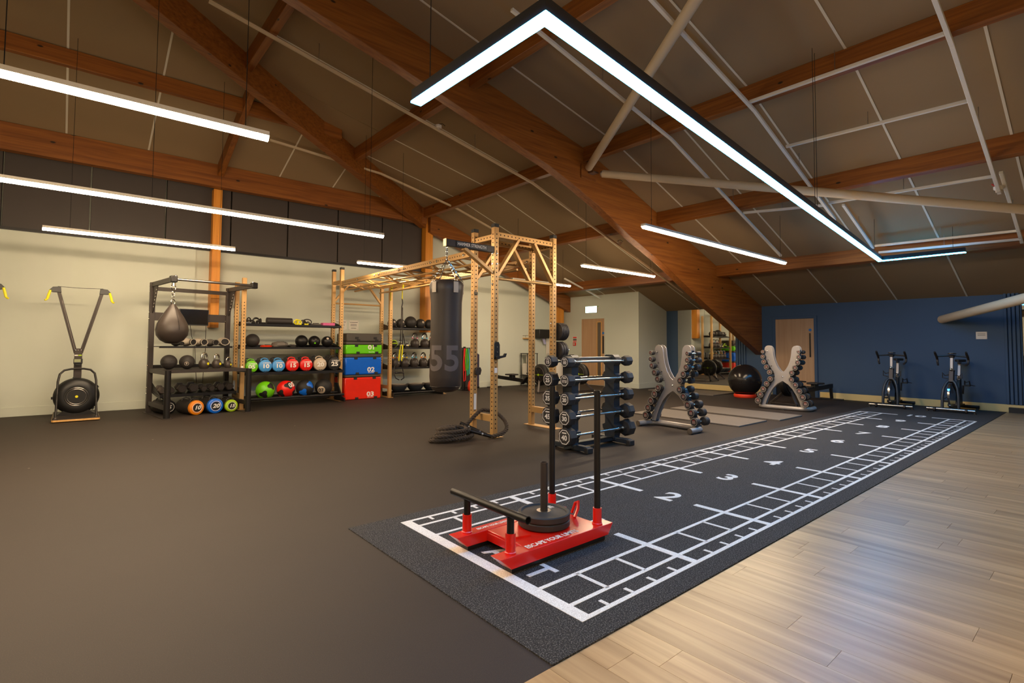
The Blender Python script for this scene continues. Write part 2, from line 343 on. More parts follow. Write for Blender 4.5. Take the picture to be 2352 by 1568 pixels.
for a, b_ in zip(PX[:-1], PX[1:]):
    for y0, y1 in zip(JY[:-1], JY[1:]):
        y1 = min(y1, WY)
        if b_ <= 5.31 and y0 > hip_y(b_)+0.3: continue
        if a < -1 and y0 > 7: continue
        slab([(a, y0+0.006, zr(a)), (b_, y0+0.006, zr(b_)), (b_, y1-0.006, zr(b_)), (a, y1-0.006, zr(a))], 'ceiling_panel', CEIL, 0.02)
        if b_-a > 0.5 and y1 < 9 and y1 < hip_y(a): slab([(a, y1-0.014, zr(a)), (b_, y1-0.014, zr(b_)), (b_, y1+0.014, zr(b_)), (a, y1+0.014, zr(a))], 'joint_strip', STRIPW, 0.006, -0.006)
JX = [0.35-1.18*k for k in range(6, -4, -1)] + [5.3]
for y0, y1 in ((5.6, 7.45), (7.45, 9.33), (9.33, 9.9), (3.6, 5.6)):
    for x0, x1 in zip(JX[:-1], JX[1:]):
        if y1 < hip_y(x1)-1.9: continue
        slab([(x0+0.006, y0, zl(y0)), (x1-0.006, y0, zl(y0)), (x1-0.006, y1, zl(y1)), (x0+0.006, y1, zl(y1))], 'ceiling_panel', CEIL, 0.02)
        xm = x1
        if x1 < 5 and y1 <= 9.4:
            ys = max(y0, hip_y(xm))
            if ys < y1: slab([(xm-0.014, ys, zl(ys)), (xm+0.014, ys, zl(ys)), (xm+0.014, y1, zl(y1)), (xm-0.014, y1, zl(y1))], 'joint_strip', STRIPW, 0.006, -0.006)
# glulam timbers
def timber(name, b, axis, label, cat='beam', group='glulam roof timbers', bev=0.006):
    o = b.obj(name, TIMBER[axis], None, bev); return tag(o, label, cat, group)
prof = [(-3.4, 6.2), (0.1, 5.36), (1.1, 5.13), (2.5, 4.77), (3.5, 4.53), (4.3, 4.33), (5.0, 4.09), (5.6, 3.86), (6.55, 3.43), (7.65, 3.02), (8.75, 2.52), (9.6, 2.15), (WX-0.002, 1.03)]
top = [(WX-0.002, zr(WX)), (5.3, 4.83), (-3.4, zr(-3.4))]
timber('glulam_rafter', B().prism(prof+[(a, b-0.001) for a, b in top], (0, 3.93, 0), (1, 0, 0), (0, 0, 1), 0.18), 0, 'deep curved glulam rafter sweeping down to the navy end wall')
p3 = [(5.4, 4.79-0.52), (DX-0.01, zr(DX)-0.5), (DX-0.01, zr(DX)-0.001), (5.4, zr(5.4)-0.001)]
timber('glulam_rafter', B().prism(p3, (0, 9.55, 0), (1, 0, 0), (0, 0, 1), 0.16), 0, 'sloping timber rafter along the top of the sage wall behind the rig')
hx0, hx1 = 5.25, -3.6; ha, hb = Vector((hx0, hip_y(hx0), zr(hx0))), Vector((hx1, hip_y(hx1), zr(hx1)))
hd = (hb-ha).normalized(); hs = Vector((0, 0, 1)).cross(hd).normalized()*0.09
hv = []
for q in (ha, hb): hv += [q-hs-Vector((0, 0, .48)), q+hs-Vector((0, 0, .48)), q+hs+Vector((0, 0, 0.02)), q-hs+Vector((0, 0, 0.02))]
timber('hip_rafter', B().add(hv, [(3, 2, 1, 0), (4, 5, 6, 7), (0, 1, 5, 4), (1, 2, 6, 5), (2, 3, 7, 6), (3, 0, 4, 7)]), 0, 'diagonal timber hip rafter rising from the corner post')
timber('eaves_beam', B().span(-7, 5.25, 9.33, 9.5, 4.44, 4.9), 0, 'long horizontal timber eaves beam above the dark cladding')
def purlin_y(x, y0, y1, label, d=0.26, w=0.11):
    return timber('purlin', B().add([(x-w/2, y, zr(x-w/2)-k) for y in (y0, y1) for k in (d, 0.001)]+[(x+w/2, y, zr(x+w/2)-k) for y in (y0, y1) for k in (d-0.015, 0.001)], [(0, 1, 3, 2), (4, 6, 7, 5), (0, 4, 5, 1), (2, 3, 7, 6), (0, 2, 6, 4), (1, 5, 7, 3)]), 1, label)
purlin_y(0.2, 3.93, hip_y(0.2)-0.05, 'short timber purlin high up between the hip rafter and the curved rafter')
nm = {2.65: 'crossing behind the near end of the blue lamp', 5.2: 'meeting the corner post and the steel tube brackets', 7.5: 'above the warm lamp nearest the curved rafter', 9.95: 'lowest one, above the far end of the blue lamp'}
for x, t in nm.items():
    purlin_y(x, -8, 3.75, 'timber purlin on the bike side, ' + t)
    purlin_y(x, 3.93, (hip_y(x)-0.1) if x < 5 else 9.38, 'timber purlin on the rig side, ' + ({2.65: 'between hip rafter and curved rafter', 5.2: 'running to the corner post', 7.5: 'above the rig tower', 9.95: 'above the timber door wall'}[x]))
zt = zl(7.45)
timber('purlin', B().span(-7, hx0-(9.33-7.45)*0.36/0.21+0.1, 7.39, 7.5, zt-0.26, zt-0.015), 0, 'long timber purlin parallel to the eaves beam, higher up')
timber('jack_rafter', B().bar((0.38, 9.33, zl(9.33)-0.14), (0.38, hip_y(0.38)+0.1, zl(hip_y(0.38)+0.1)-0.14), 0.1, 0.26), 1, 'jack rafter running from the eaves beam up to the hip')
for xa, xb, zt_, lb in ((0.31, 0.47, 4.44, 'orange timber wall post behind the black boxing rack'), (5.33, 5.56, 4.84, 'orange timber corner post behind the hanging punch bag'), (10.5, 10.66, 2.6, 'orange timber wall post near the timber door')):
    timber('timber_post', B().span(xa, xb, WY-0.2, WY+0.06, 1.58, zt_), 2, lb, 'post', 'timber wall posts').data.materials[0] = POSTW
for x, y, z in ((5.13, 3.745, 4.62), (2.6, 3.74, 5.2), (9.86, 3.745, 3.0)):
    pass
bk = thing('beam_bracket', 'steel bracket joining two cream tubes to the curved rafter', 'bracket', (5.28, 3.74, 4.42))
B().span(-0.2, 0.2, -0.012, 0.0, -0.13, 0.13).obj('plate', TIMBER[0], bk, 0.004); B().span(-0.02, 0.12, -0.14, -0.012, -0.02, 0.0).obj('fin', STEEL, bk)
# steel bracing tubes
def brace(a, b, r, label):
    t = thing('bracing_tube', label, 'tube', a, 0, 'cream steel bracing tubes'); d = Vector(b)-Vector(a); n = d.normalized()
    B().cyl((0, 0, 0), d, r, n=24).obj('tube', BEIGET, t); B().cyl(-n*0.03, n*0.01, r*0.7, n=16).obj('end_cap', STEEL, t)
brace((5.16, 3.62, 4.46), (1.2, -2.6, 5.30), 0.068, 'cream steel tube rising from the bracket behind the blue lamp')
brace((5.46, 3.56, 4.40), (8.9, -2.6, 3.02), 0.068, 'cream steel tube running level from the bracket towards the right')
brace((12.27, -0.04, 1.86), (8.55, -2.45, 2.22), 0.085, 'cream steel tube ending on the navy wall above the bikes')
# cable trays under the ceiling
TRAYS = [('A', [(-0.6, 5.16, zr(-0.6)-0.3), (5.2, 5.16, zr(5.2)-0.3), (10.5, 5.0, zr(10.5)-0.3)], 'white cable tray running down past the rig side of the curved rafter'),
 ('B', [(0.95, 8.0, 5.17), (3.3, 8.08, 5.05), (5.3, 8.05, 4.62), (6.4, 7.95, 4.24)], 'white cable tray crossing under the hip rafter'), ('B2', [(9.2, 8.1, 3.22), (10.6, 7.9, 2.72)], 'short white cable tray above the lit exit sign'),
 ('C', [(2.0, 2.06, zr(2.0)-0.29), (5.3, 2.03, zr(5.3)-0.29), (9.25, 2.0, zr(9.25)-0.29)], 'white cable tray running along the blue lamp'),
 ('D', [(1.8, 0.72, zr(1.8)-0.29), (5.3, 0.71, zr(5.3)-0.29), (8.25, 0.68, zr(8.25)-0.29)], 'white cable tray on the far side of the blue lamp, with cross arms'),
 ('E', [(2.5, -1.41, zr(2.5)-0.29), (5.3, -1.41, zr(5.3)-0.29), (8.25, -1.43, zr(8.25)-0.29)], 'white cable tray nearest the top right corner'),
 ('G', [(8.0, 0.47, 3.66), (9.55, 0.46, 3.12)], 'short sloping white tray by the end of the blue lamp'), ('H', [(7.9, -1.49, 3.7), (10.05, -1.5, 2.93)], 'short sloping white tray at the right edge'),
 ('F1', [(5.11, 0.69, 4.6), (5.11, -1.38, 4.6)], 'white cross tray against the second purlin'), ('F2', [(6.28, 0.69, 4.28), (6.35, -1.4, 4.26)], 'white cross tray between two purlins'),
 ('F3', [(7.6, 1.98, 3.74), (7.8, 0.69, 3.66)], 'white cross tray crossing behind the blue lamp'), ('F4', [(7.9, 0.66, 3.71), (7.97, -1.42, 3.68)], 'white cross tray above the level cream tube'),
 ('F5', [(9.47, 0.42, 3.14), (9.52, -1.5, 3.12)], 'upper of two white cross trays above the blue lamp end'), ('F6', [(9.72, 0.42, 3.05), (9.78, -1.5, 3.02)], 'lower of two white cross trays above the blue lamp end')]
for k, pts, lb in TRAYS:
    t = thing('cable_tray', lb, 'cable tray', pts[0], 0, 'white cable trays'); o = Vector(pts[0])
    for a, b in zip(pts[:-1], pts[1:]):
        a, b = Vector(a)-o, Vector(b)-o; B().bar(a, b, 0.045, 0.04).obj('tray', BEIGET if k in 'AB' else WHITE, t, 0.004)
        L_ = (b-a).length; n = max(1, int(L_/2.2))
        for i in range(n):
            q = a.lerp(b, (i+0.5)/n); zc = (min(zr(q.x+o.x), zl(q.y+o.y)) if q.x+o.x < 5.3 else zr(q.x+o.x)) - o.z
            if zc-q.z > 0.03: B().cyl(q, (q.x, q.y, zc), 0.004, n=6).obj('hanger_rod', STEEL, t)
for x, y, lb in ((2.95, 5.16, 'round smoke detector on the tray near the blue lamp end'), (7.9, 5.08, 'round smoke detector on the tray above the rig tower'), (8.2, -1.43, 'round smoke detector with red cable at the far right')):
    t = thing('smoke_detector', lb, 'smoke detector', (x, y, zr(x)-0.22), 0, 'ceiling smoke detectors')
    B().lathe([(0.06, 0.0), (0.06, -0.035), (0.045, -0.05)], 20).obj('base', WHITE, t); B().lathe([(0.04, -0.05), (0.036, -0.085), (0.0, -0.09)], 20).obj('sensor', PALE, t)
    B().tube([(0, 0.03, 0.0), (0.05, 0.08, 0.06), (0.12, 0.05, 0.08), (0.14, 0.0, 0.03)], 0.006, 6).obj('cable', RED if y < 0 else BLACK, t)
# ------------------------------------------------------------------ lamps
def strip_lamp(pts, label, warm=True, wires=()):
    w, h = (0.074, 0.032) if warm else (0.066, 0.075); o = Vector(pts[0]); z0 = 2.85
    t = thing('linear_lamp', label, 'lamp', (o.x, o.y, z0), 0, 'warm linear lamps' if warm else None)
    P = [Vector((p[0], p[1], z0))-Vector((o.x, o.y, z0)) for p in pts]; n = len(P)
    def offs(k, s):        # mitred offset point
        d0 = (P[k]-P[k-1]).normalized() if k else (P[1]-P[0]).normalized(); d1 = (P[k+1]-P[k]).normalized() if k < n-1 else d0
        n0 = Vector((-d0.y, d0.x, 0)); n1 = Vector((-d1.y, d1.x, 0)); m_ = (n0+n1).normalized(); return P[k] + m_*(s/max(0.3, m_.dot(n0)))
    def sweep(wd, za, zb, name, m_, wb=None):
        vs = []; fs = []
        for k in range(n):
            a, b = offs(k, wd/2), offs(k, -wd/2); c, d = offs(k, (wb or wd)/2), offs(k, -(wb or wd)/2); vs += [(c.x, c.y, za), (d.x, d.y, za), (b.x, b.y, zb), (a.x, a.y, zb)]
        for k in range(n-1):
            q = 4*k; fs += [(q, q+1, q+5, q+4), (q+1, q+2, q+6, q+5), (q+2, q+3, q+7, q+6), (q+3, q, q+4, q+7)]
        fs += [(3, 2, 1, 0), (4*n-4, 4*n-3, 4*n-2, 4*n-1)]
        return B().add(vs, fs).obj(name, m_, t, smooth=0)
    sweep(w, 0.012, h+0.012, 'housing', WHITE if warm else PLAST)  # warm housing coloured white so it reads as lit, standing in for lamp glow
    sweep(w-(0.004 if warm else -0.010), -0.022 if warm else 0.0, 0.012, 'diffuser', WARMM if warm else BLUEM, w*0.3 if warm else None)
    for q in wires:
        zc = zr(q[0])-z0-0.02; B().cyl((q[0]-o.x, q[1]-o.y, h), (q[0]-o.x, q[1]-o.y, zc), 0.003, n=6).obj('suspension_wire', BLACK, t)
strip_lamp([(-4.6, 1.72), (-0.74, 1.71)], 'warm linear lamp, topmost of the bright strips at the left edge', wires=[(-0.9, 1.71), (-2.2, 1.72)])
strip_lamp([(-4.0, 4.52), (1.61, 4.5)], 'long warm linear lamp, second bright strip down at the left edge', wires=[(1.4, 4.5), (-1.2, 4.51)])
strip_lamp([(-2.19, 7.2), (0.23, 7.2)], 'warm linear lamp hanging above the ski machine', wires=[(0.0, 7.2), (-1.9, 7.2)])
strip_lamp([(2.37, 7.1), (3.47, 7.05)], 'short warm linear lamp behind the monkey bars', wires=[(2.5, 7.1), (3.3, 7.05)])
strip_lamp([(5.88, 4.43), (8.34, 4.43)], 'warm linear lamp between the rig tower and the curved rafter', wires=[(6.0, 4.43), (8.2, 4.43)])
strip_lamp([(6.3, 7.09), (8.37, 7.1)], 'small warm linear lamp half hidden by the rig tower post', wires=[(6.5, 7.09), (8.1, 7.1)])
strip_lamp([(3.91, 1.58), (8.49, 1.62)], 'bright warm linear lamp in front of the curved rafter', wires=[(4.1, 1.58), (8.3, 1.62)])
strip_lamp([(-4.4, -3.95), (0.2, -3.95)], 'warm linear lamp over the oak plank floor')
strip_lamp([(-0.171, 0.456), (-0.152, -0.744), (9.514, 0.346), (9.478, -0.861)], 'long Z-shaped glowing blue linear lamp hung across the ceiling', False, wires=[(-0.16, 0.3), (4.9, -0.17), (5.0, -0.16), (8.9, 0.27), (9.48, -0.7)])

# ------------------------------------------------------------------ sprint track
tr = thing('sprint_track', 'black turf sprint track with white lane lines and numbers one to ten', 'track', (0, 0, 0))
B().span(-0.345, 12.19, -0.998, 0.995, 0.0, 0.006).obj('turf_mat', TURF, tr)
Z0 = 0.0062
def mark(x0, x1, y0, y1, name): return B().span(x0, x1, y0, y1, Z0, Z0+0.0016).obj(name, TURFW, tr, smooth=0)
O_, M_, I_, E_ = 0.848, 0.721, 0.499, 0.254
mark(-0.014, 0.06, -O_-0.014, O_+0.014, 'start_line')
for s in (-1, 1):
    for q, w in ((O_, 0.028), (M_, 0.026), (I_, 0.026)): mark(0.0605, 10.02, s*q-w/2, s*q+w/2, 'lane_line')
barm = B().span(-0.026, 0.026, -(O_-E_)/2, (O_-E_)/2, 0, 0.0018).mesh('metre_bar', TURFW, 0)
rung = B().span(-0.013, 0.013, -(M_-I_)/2, (M_-I_)/2, 0, 0.0016).mesh('ladder_rung', TURFW, 0)
tick = B().span(-0.011, 0.011, -0.03, 0.03, 0, 0.0016).mesh('tick', TURFW, 0)
for s in (-1, 1):
    for k in range(10):
        put('metre_bar', barm, tr, loc=(k+1-(0.006 if k == 9 else 0), s*(O_+E_)/2, Z0))
        for j in (1, 2): put('ladder_rung', rung, tr, loc=(k+j/3+0.01, s*(M_+I_)/2, Z0))
        for j in (1, 2, 3, 4): put('tick', tick, tr, loc=(k+j/5+0.005, s*(O_-0.04), Z0))
for k in range(1, 11):
    lettering(str(k), 0.34, TURFW, (k+0.03, 0, Z0+0.0012), (0, -1, 0), (1, 0, 0), tr, 0.002, 0.022, 0.95, name='metre_number')
for k, ch in enumerate('START'):
    lettering(ch, 0.25, TURFW, (0.19, 0.35-0.175*k, Z0+0.0012), (0, -1, 0), (1, 0, 0), tr, 0.002, 0.022, 0.85, name='start_letter')

# ------------------------------------------------------------------ push sled and its plates
sl = thing('push_sled', 'red push sled with two tall black poles standing on the start of the track', 'sled', (0, 0, 0.0078))
for yc, nm_ in ((-0.243, 'near'), (0.176, 'far')):
    run = B().prism([(-0.035, 0.1), (0.045, 0.03), (0.875, 0.03), (0.925, 0.1)], (0, yc+0.047, 0), (1, 0, 0), (0, 0, 1), 0.094).obj('runner', RED, sl, 0.004)
    B().span(0.06, 0.86, yc-0.03, yc+0.03, 0.0, 0.03).obj('skid', PLAST, run)
    if nm_ == 'near': lettering('ESCAPE YOUR LIMITS', 0.056, LETTER, (0.41, yc, 0.1012), (1, 0, 0), (0, 1, 0), run, 0.0012, 0.018, 0.82)
    else: lettering('ESCAPE YOUR LIMITS', 0.036, LETTER, (0.28, yc, 0.1012), (1, 0, 0), (0, 1, 0), run, 0.0012, 0.015, 0.75)
    for xc, hs_, hp, rr in ((0.074, 0.212, 0.30, 0.021), (0.82, 0.206, 0.97, 0.021)):
        B().lathe([(0.034, 0.1), (0.034, 0.108), (0.029, 0.112), (0.029, hs_), (0.0225, hs_), (0.0225, hs_-0.05)], 20, (xc, yc, 0)).obj('sleeve', RED, sl)
        B().lathe([(rr, 0.11), (rr, hp), (rr-0.004, hp), (rr-0.004, hp-0.08), (0, hp-0.08)], 20, (xc, yc, 0)).obj('tall_pole' if xc > 0.5 else 'short_post', BLACK, sl)
hb_ = B()
for a in (-0.39, 0.335): pass
hb_.lathe([(0.0, 0.06), (0.018, 0.06), (0.018, 0.0), (0.0225, 0.0), (0.0225, 0.725), (0.018, 0.725), (0.018, 0.66), (0, 0.66)], 22, (0.074, -0.39, 0.318), (0, 1, 0)).obj('push_handle', BLACK, sl)
B().prism([(0.2, -0.205), (0.84, -0.205), (0.84, 0.138), (0.2, 0.138)], (0, 0, 0.085), (1, 0, 0), (0, 1, 0), 0.012).obj('deck', RED, sl, 0.003)
B().bar((0.2, -0.2, 0.06), (0.2, 0.135, 0.06), 0.012, 0.05).obj('front_crossmember', RED, sl, 0.003)
B().bar((0.23, -0.09, 0.1), (0.34, -0.12, 0.1), 0.012, 0.02).obj('rib', RED, sl)
B().tube([(0.8, -0.06, 0.1), (0.84, -0.055, 0.15), (0.87, -0.03, 0.185), (0.875, 0.0, 0.17), (0.86, 0.02, 0.1)], 0.011, 10).obj('tow_loop', RED, sl)
B().lathe([(0.05, 0.097), (0.05, 0.101), (0.024, 0.104), (0.024, 0.5), (0.02, 0.5), (0.02, 0.42), (0, 0.42)], 22, (0.55, -0.02, 0)).obj('plate_post', GRAPH, sl)
def plate_mesh(R=0.17, t=0.042):
    return B().lathe([(0.027, 0), (R-0.006, 0), (R, 0.006), (R, t-0.006), (R-0.006, t), (R-0.02, t), (R-0.026, t-0.008), (0.075, t-0.008), (0.06, t), (0.027, t), (0.027, 0)], 40).mesh('plate_body', RUB)
def lift_mesh(R=0.17, t=0.042):
    b = B()
    for k in range(3):
        a = 2*PI*k/3+0.4; c = Vector((math.cos(a), math.sin(a), 0)); d = Vector((-math.sin(a), math.cos(a), 0))
        b.add([c*(R*0.62)+d*0.05+Vector((0, 0, t)), c*(R*0.62)-d*0.05+Vector((0, 0, t)), c*(R*0.86)-d*0.03+Vector((0, 0, t)), c*(R*0.86)+d*0.03+Vector((0, 0, t))], [(0, 3, 2, 1)])
    return b.mesh('grip_opening', HOLE, 0)
pb, pg_ = plate_mesh(), lift_mesh()
for k, lb in ((0, 'lower black rubber weight plate on the red sled'), (1, 'upper black rubber weight plate on the red sled')):
    t = thing('weight_plate', lb, 'weight plate', (0.55, -0.02, 0.11+0.044*k), 0.9, 'plates loaded on the sled')
    put('plate_body', pb, t)
    B().lathe([(0.027, 0.0421), (0.048, 0.0421), (0.048, 0.0436), (0.027, 0.0436), (0.027, 0.0421)], 24).obj('hub_ring', STEEL, t)
    if k: lettering('20', 0.05, LETTER, (0.09, -0.05, 0.036), (0.75, 0.66, 0), (-0.66, 0.75, 0), t, 0.002, 0.02)
# ------------------------------------------------------------------ gold training rig
PW = 0.076
def post_obj(par, x, y, h, holes=(0.45, 2.2), step=0.055, faces=('-x', '-y'), cap=True, z0=0.01):
    o = B().span(x-PW/2, x+PW/2, y-PW/2, y+PW/2, z0, h).obj('upright', GOLD, par, 0.004)
    b = B(); z = holes[0]
    while z < min(holes[1], h-0.05):
        for f in faces:
            if f == '-x': b.cyl((x-PW/2-0.0006, y, z), (x-PW/2+0.002, y, z), 0.0105, n=8)
            if f == '-y': b.cyl((x, y-PW/2-0.0006, z), (x, y-PW/2+0.002, z), 0.0105, n=8)
        z += step
    b.obj('hole_pattern', HOLE, o, kind='stuff')
    if cap: B().span(x-PW/2-0.003, x+PW/2+0.003, y-PW/2-0.003, y+PW/2+0.003, h, h+0.05).obj('end_cap', PLAST, o, 0.004)
    return o
def beam_h(par, a, b, w=0.05, h=0.076, name='crossbeam', holes=True, m=GOLD):
    a, b = Vector(a), Vector(b); o = B().bar(a, b, w, h).obj(name, m, par, 0.003)
    if holes:
        d = (b-a); L_ = d.length; d.normalize(); s = Vector((0, 0, 1)).cross(d).normalized(); bb = B(); q = 0.08
        while q < L_-0.05:
            for sg in (-1, 1): bb.cyl(a+d*q+s*sg*(w/2-0.001), a+d*q+s*sg*(w/2+0.0007), 0.0105, n=8)
            q += 0.07
        bb.obj('hole_pattern', HOLE, o, kind='stuff')
    return o
def bolts(par, pts, r=0.016):
    for p, d in pts: B().lathe([(r, 0), (r, 0.006), (r*0.7, 0.012), (0, 0.013)], 10, p, d).obj('bolt', CHROME, par)
rig = thing('training_rig', 'gold steel training rig with monkey bars joining a front tower to the wall cage', 'rig', (2.66, 3.17, 0))
rig.location = (0, 0, 0)
TX, TY = (2.66, 3.81), (3.17, 3.65); CX, CY = (2.77, 3.98), (8.83, 9.3)
for x in TX:
    for y in TY:
        p = post_obj(rig, x, y, 2.92, (0.12 if y < 3.3 else 0.2, 2.86), 0.06)
    B().span(x-0.075, x+0.075, TY[0]-0.13, TY[1]+0.1, 0.0, 0.01).obj('foot_plate', GOLD, rig, 0.003)
    beam_h(rig, (x, TY[0], 0.25), (x, TY[1], 0.25), 0.07, 0.09, holes=False)
    beam_h(rig, (x, TY[0], 2.79), (x, TY[1], 2.79))
beam_h(rig, (TX[0], TY[0], 2.82), (TX[1], TY[0], 2.82)); beam_h(rig, (TX[0], TY[1], 2.82), (TX[1], TY[1], 2.82))
for y in TY:
    B().bar((TX[0]+0.42, y, 2.79), (TX[0]+0.03, y, 2.24), 0.045, 0.075, (0, 1, 0)).obj('brace', GOLD, rig, 0.003)
    B().bar((TX[1]-0.42, y, 2.79), (TX[1]-0.03, y, 2.24), 0.045, 0.075, (0, 1, 0)).obj('brace', GOLD, rig, 0.003)
B().cyl((TX[0], TY[0], 2.2), (TX[1], TY[0], 2.2), 0.02, n=14).obj('pull_up_bar', GOLD, rig)
bolts(rig, [((TX[0]-PW/2, TY[0], z), (-1, 0, 0)) for z in (2.55, 2.4, 2.27, 2.12)] + [((TX[0], TY[0]-PW/2, z), (0, -1, 0)) for z in (2.55, 2.4)] + [((TX[1]-PW/2, TY[0], z), (-1, 0, 0)) for z in (1.6, 1.4, 1.2, 0.85)])
arm = B().bar((TX[0], TY[0], 2.6), (1.83, TY[0], 2.6), 0.06, 0.09).obj('bag_arm', GRAPH, rig, 0.004)
B().span(1.822, 1.832, TY[0]-0.033, TY[0]+0.033, 2.552, 2.648).obj('arm_end_cap', GOLD, arm)
B().span(1.98, 2.5, TY[0]-0.036, TY[0]-0.03, 2.56, 2.64).obj('name_plate', PLAST, arm)
lettering('HAMMER STRENGTH', 0.062, LETTER, (2.24, TY[0]-0.0365, 2.6), (1, 0, 0), (0, 0, 1), arm, 0.001, 0.012, 0.82)
B().bar((2.12, TY[0], 2.56), (2.6, TY[0], 2.28), 0.045, 0.07, (0, 1, 0)).obj('brace', GOLD, rig, 0.003)
for x in CX:
    for y in CY:
        post_obj(rig, x, y, 2.93 if x < 3 else 2.7, (0.9, 2.2) if x < 3 else (0.8, 2.1), 0.06, cap=x < 3)
    B().span(x-0.07, x+0.07, CY[0]-0.12, CY[1]+0.1, 0.0, 0.01).obj('foot_plate', GOLD, rig, 0.003)
    beam_h(rig, (x, CY[0], 0.24), (x, CY[1], 0.24), 0.06, 0.08, holes=False); beam_h(rig, (x, CY[0], 2.66), (x, CY[1], 2.66))
beam_h(rig, (CX[0], CY[1], 2.66), (CX[1], CY[1], 2.66))
B().cyl((CX[0], CY[1], 2.2), (CX[1], CY[1], 2.2), 0.02, n=12).obj('pull_up_bar', GOLD, rig)
B().bar((CX[0]+0.34, CY[1], 2.63), (CX[0]+0.03, CY[1], 2.25), 0.04, 0.07, (0, 1, 0)).obj('brace', GOLD, rig, 0.003)
B().bar((CX[1]-0.34, CY[1], 2.63), (CX[1]-0.03, CY[1], 2.25), 0.04, 0.07, (0, 1, 0)).obj('brace', GOLD, rig, 0.003)
for k in (0, 1):
    a, b = Vector((TX[k], TY[1], 2.62)), Vector((CX[k], CY[0], 2.62)); beam_h(rig, a, b, 0.05, 0.1, 'rail')
    for t in (0.02, 0.05, 0.2, 0.24, 0.42, 0.46, 0.62, 0.66, 0.82, 0.95): bolts(rig, [(a.lerp(b, t)+Vector((-0.025, 0, 0)), (-1, 0, 0))], 0.022)
    for dx, dz in ((0.12 if k == 0 else -0.12, -0.13), (0.3 if k == 0 else -0.3, -0.16)):
        B().cyl(a+Vector((dx, 0.02, dz)), b+Vector((dx, -0.02, dz)), 0.017, n=10).obj('grip_rail', GOLD, rig)
    for t in (0.1, 0.25, 0.42, 0.58, 0.75, 0.9):
        q = a.lerp(b, t); sx = 1 if k == 0 else -1
        B().bar(q+Vector((0, 0.08, -0.04)), q+Vector((sx*0.3, 0.02, -0.16)), 0.03, 0.02).obj('bracket', GOLD, rig); B().bar(q+Vector((0, -0.08, -0.04)), q+Vector((sx*0.3, -0.02, -0.16)), 0.03, 0.02).obj('bracket', GOLD, rig)
for t in (0.08, 0.2, 0.32, 0.44, 0.56, 0.68, 0.8, 0.92):
    q0 = Vector((TX[0], TY[1], 2.6)).lerp(Vector((CX[0], CY[0], 2.6)), t); q1 = Vector((TX[1], TY[1], 2.6)).lerp(Vector((CX[1], CY[0], 2.6)), t)
    B().cyl(q0, q1, 0.016, n=10).obj('monkey_bar', GOLD, rig)
# stickers and catches on the tower
B().span(TX[0]-0.02, TX[0]+0.025, TY[1]-PW/2-0.0015, TY[1]-PW/2, 0.33, 0.56).obj('sticker', LETTER, rig); B().span(TX[0]-0.025, TX[0]+0.025, TY[0]-PW/2-0.0015, TY[0]-PW/2, 0.88, 0.95).obj('sticker', LETTER, rig)
jh = thing('j_hook', 'black barbell hook plate on the front tower post', 'hook', (TX[0]+0.005, TY[0]-PW/2, 1.17))
B().prism([(-0.045, -0.1), (0.05, -0.1), (0.05, 0.1), (0.03, 0.14), (-0.03, 0.14), (-0.045, 0.11)], (0, 0, 0), (1, 0, 0), (0, 0, 1), 0.02).obj('back_plate', PLAST, jh, 0.004)
B().prism([(-0.03, -0.1), (0.13, -0.07), (0.15, -0.02), (0.12, -0.02), (0.1, -0.05), (-0.03, -0.06)], (0, -0.02, 0), (1, 0, 0), (0, 0, 1), 0.035).obj('lip', PLAST, jh, 0.003)
bolts(jh, [((0, -0.02, 0.07), (0, -1, 0)), ((0, -0.02, 0.0), (0, -1, 0))], 0.012)
sp = thing('safety_catch', 'small dark safety catch on the rear left tower post', 'catch', (TX[0]+0.03, TY[1]-PW/2, 0.88))
B().prism([(-0.04, -0.05), (0.04, -0.05), (0.06, 0.02), (0.04, 0.06), (-0.02, 0.06), (-0.045, 0.02)], (0, 0, 0), (1, 0, 0), (0, 0, 1), 0.04).obj('block', GRAPH, sp, 0.006)
B().cyl((-0.02, 0, 0.12), (-0.02, -0.03, 0.12), 0.012, n=10).obj('pin', CHROME, sp)
# plates on the tower's storage pegs
pbig, psm = plate_mesh(0.138, 0.03), plate_mesh(0.138, 0.045)
for z, n, me, lb in ((1.48, 5, pbig, 'upper peg of the rig tower'), (1.19, 3, psm, 'lower peg of the rig tower')):
    pegx = TX[1]+PW/2
    B().cyl((pegx, TY[0], z), (pegx+0.3, TY[0], z), 0.024, n=14).obj('plate_peg', CHROME, rig)
    for k in range(n):
        t = tag(put('weight_plate', me, None), 'black weight plate, %s from the post on the %s' % (('innermost', 'second', 'third', 'fourth', 'fifth')[k], lb), 'weight plate', 'plates stored on the rig tower')
        t.rotation_euler = (0, PI/2, 0); t.location = (pegx+0.03+k*(0.033 if n == 5 else 0.05), TY[0], z-0.003)
        if k == 0: lettering('10' if n == 5 else '20', 0.04, LETTER, (0.0, 0.09, -0.001), (0, -1, 0), (-1, 0, 0), t, 0.001)

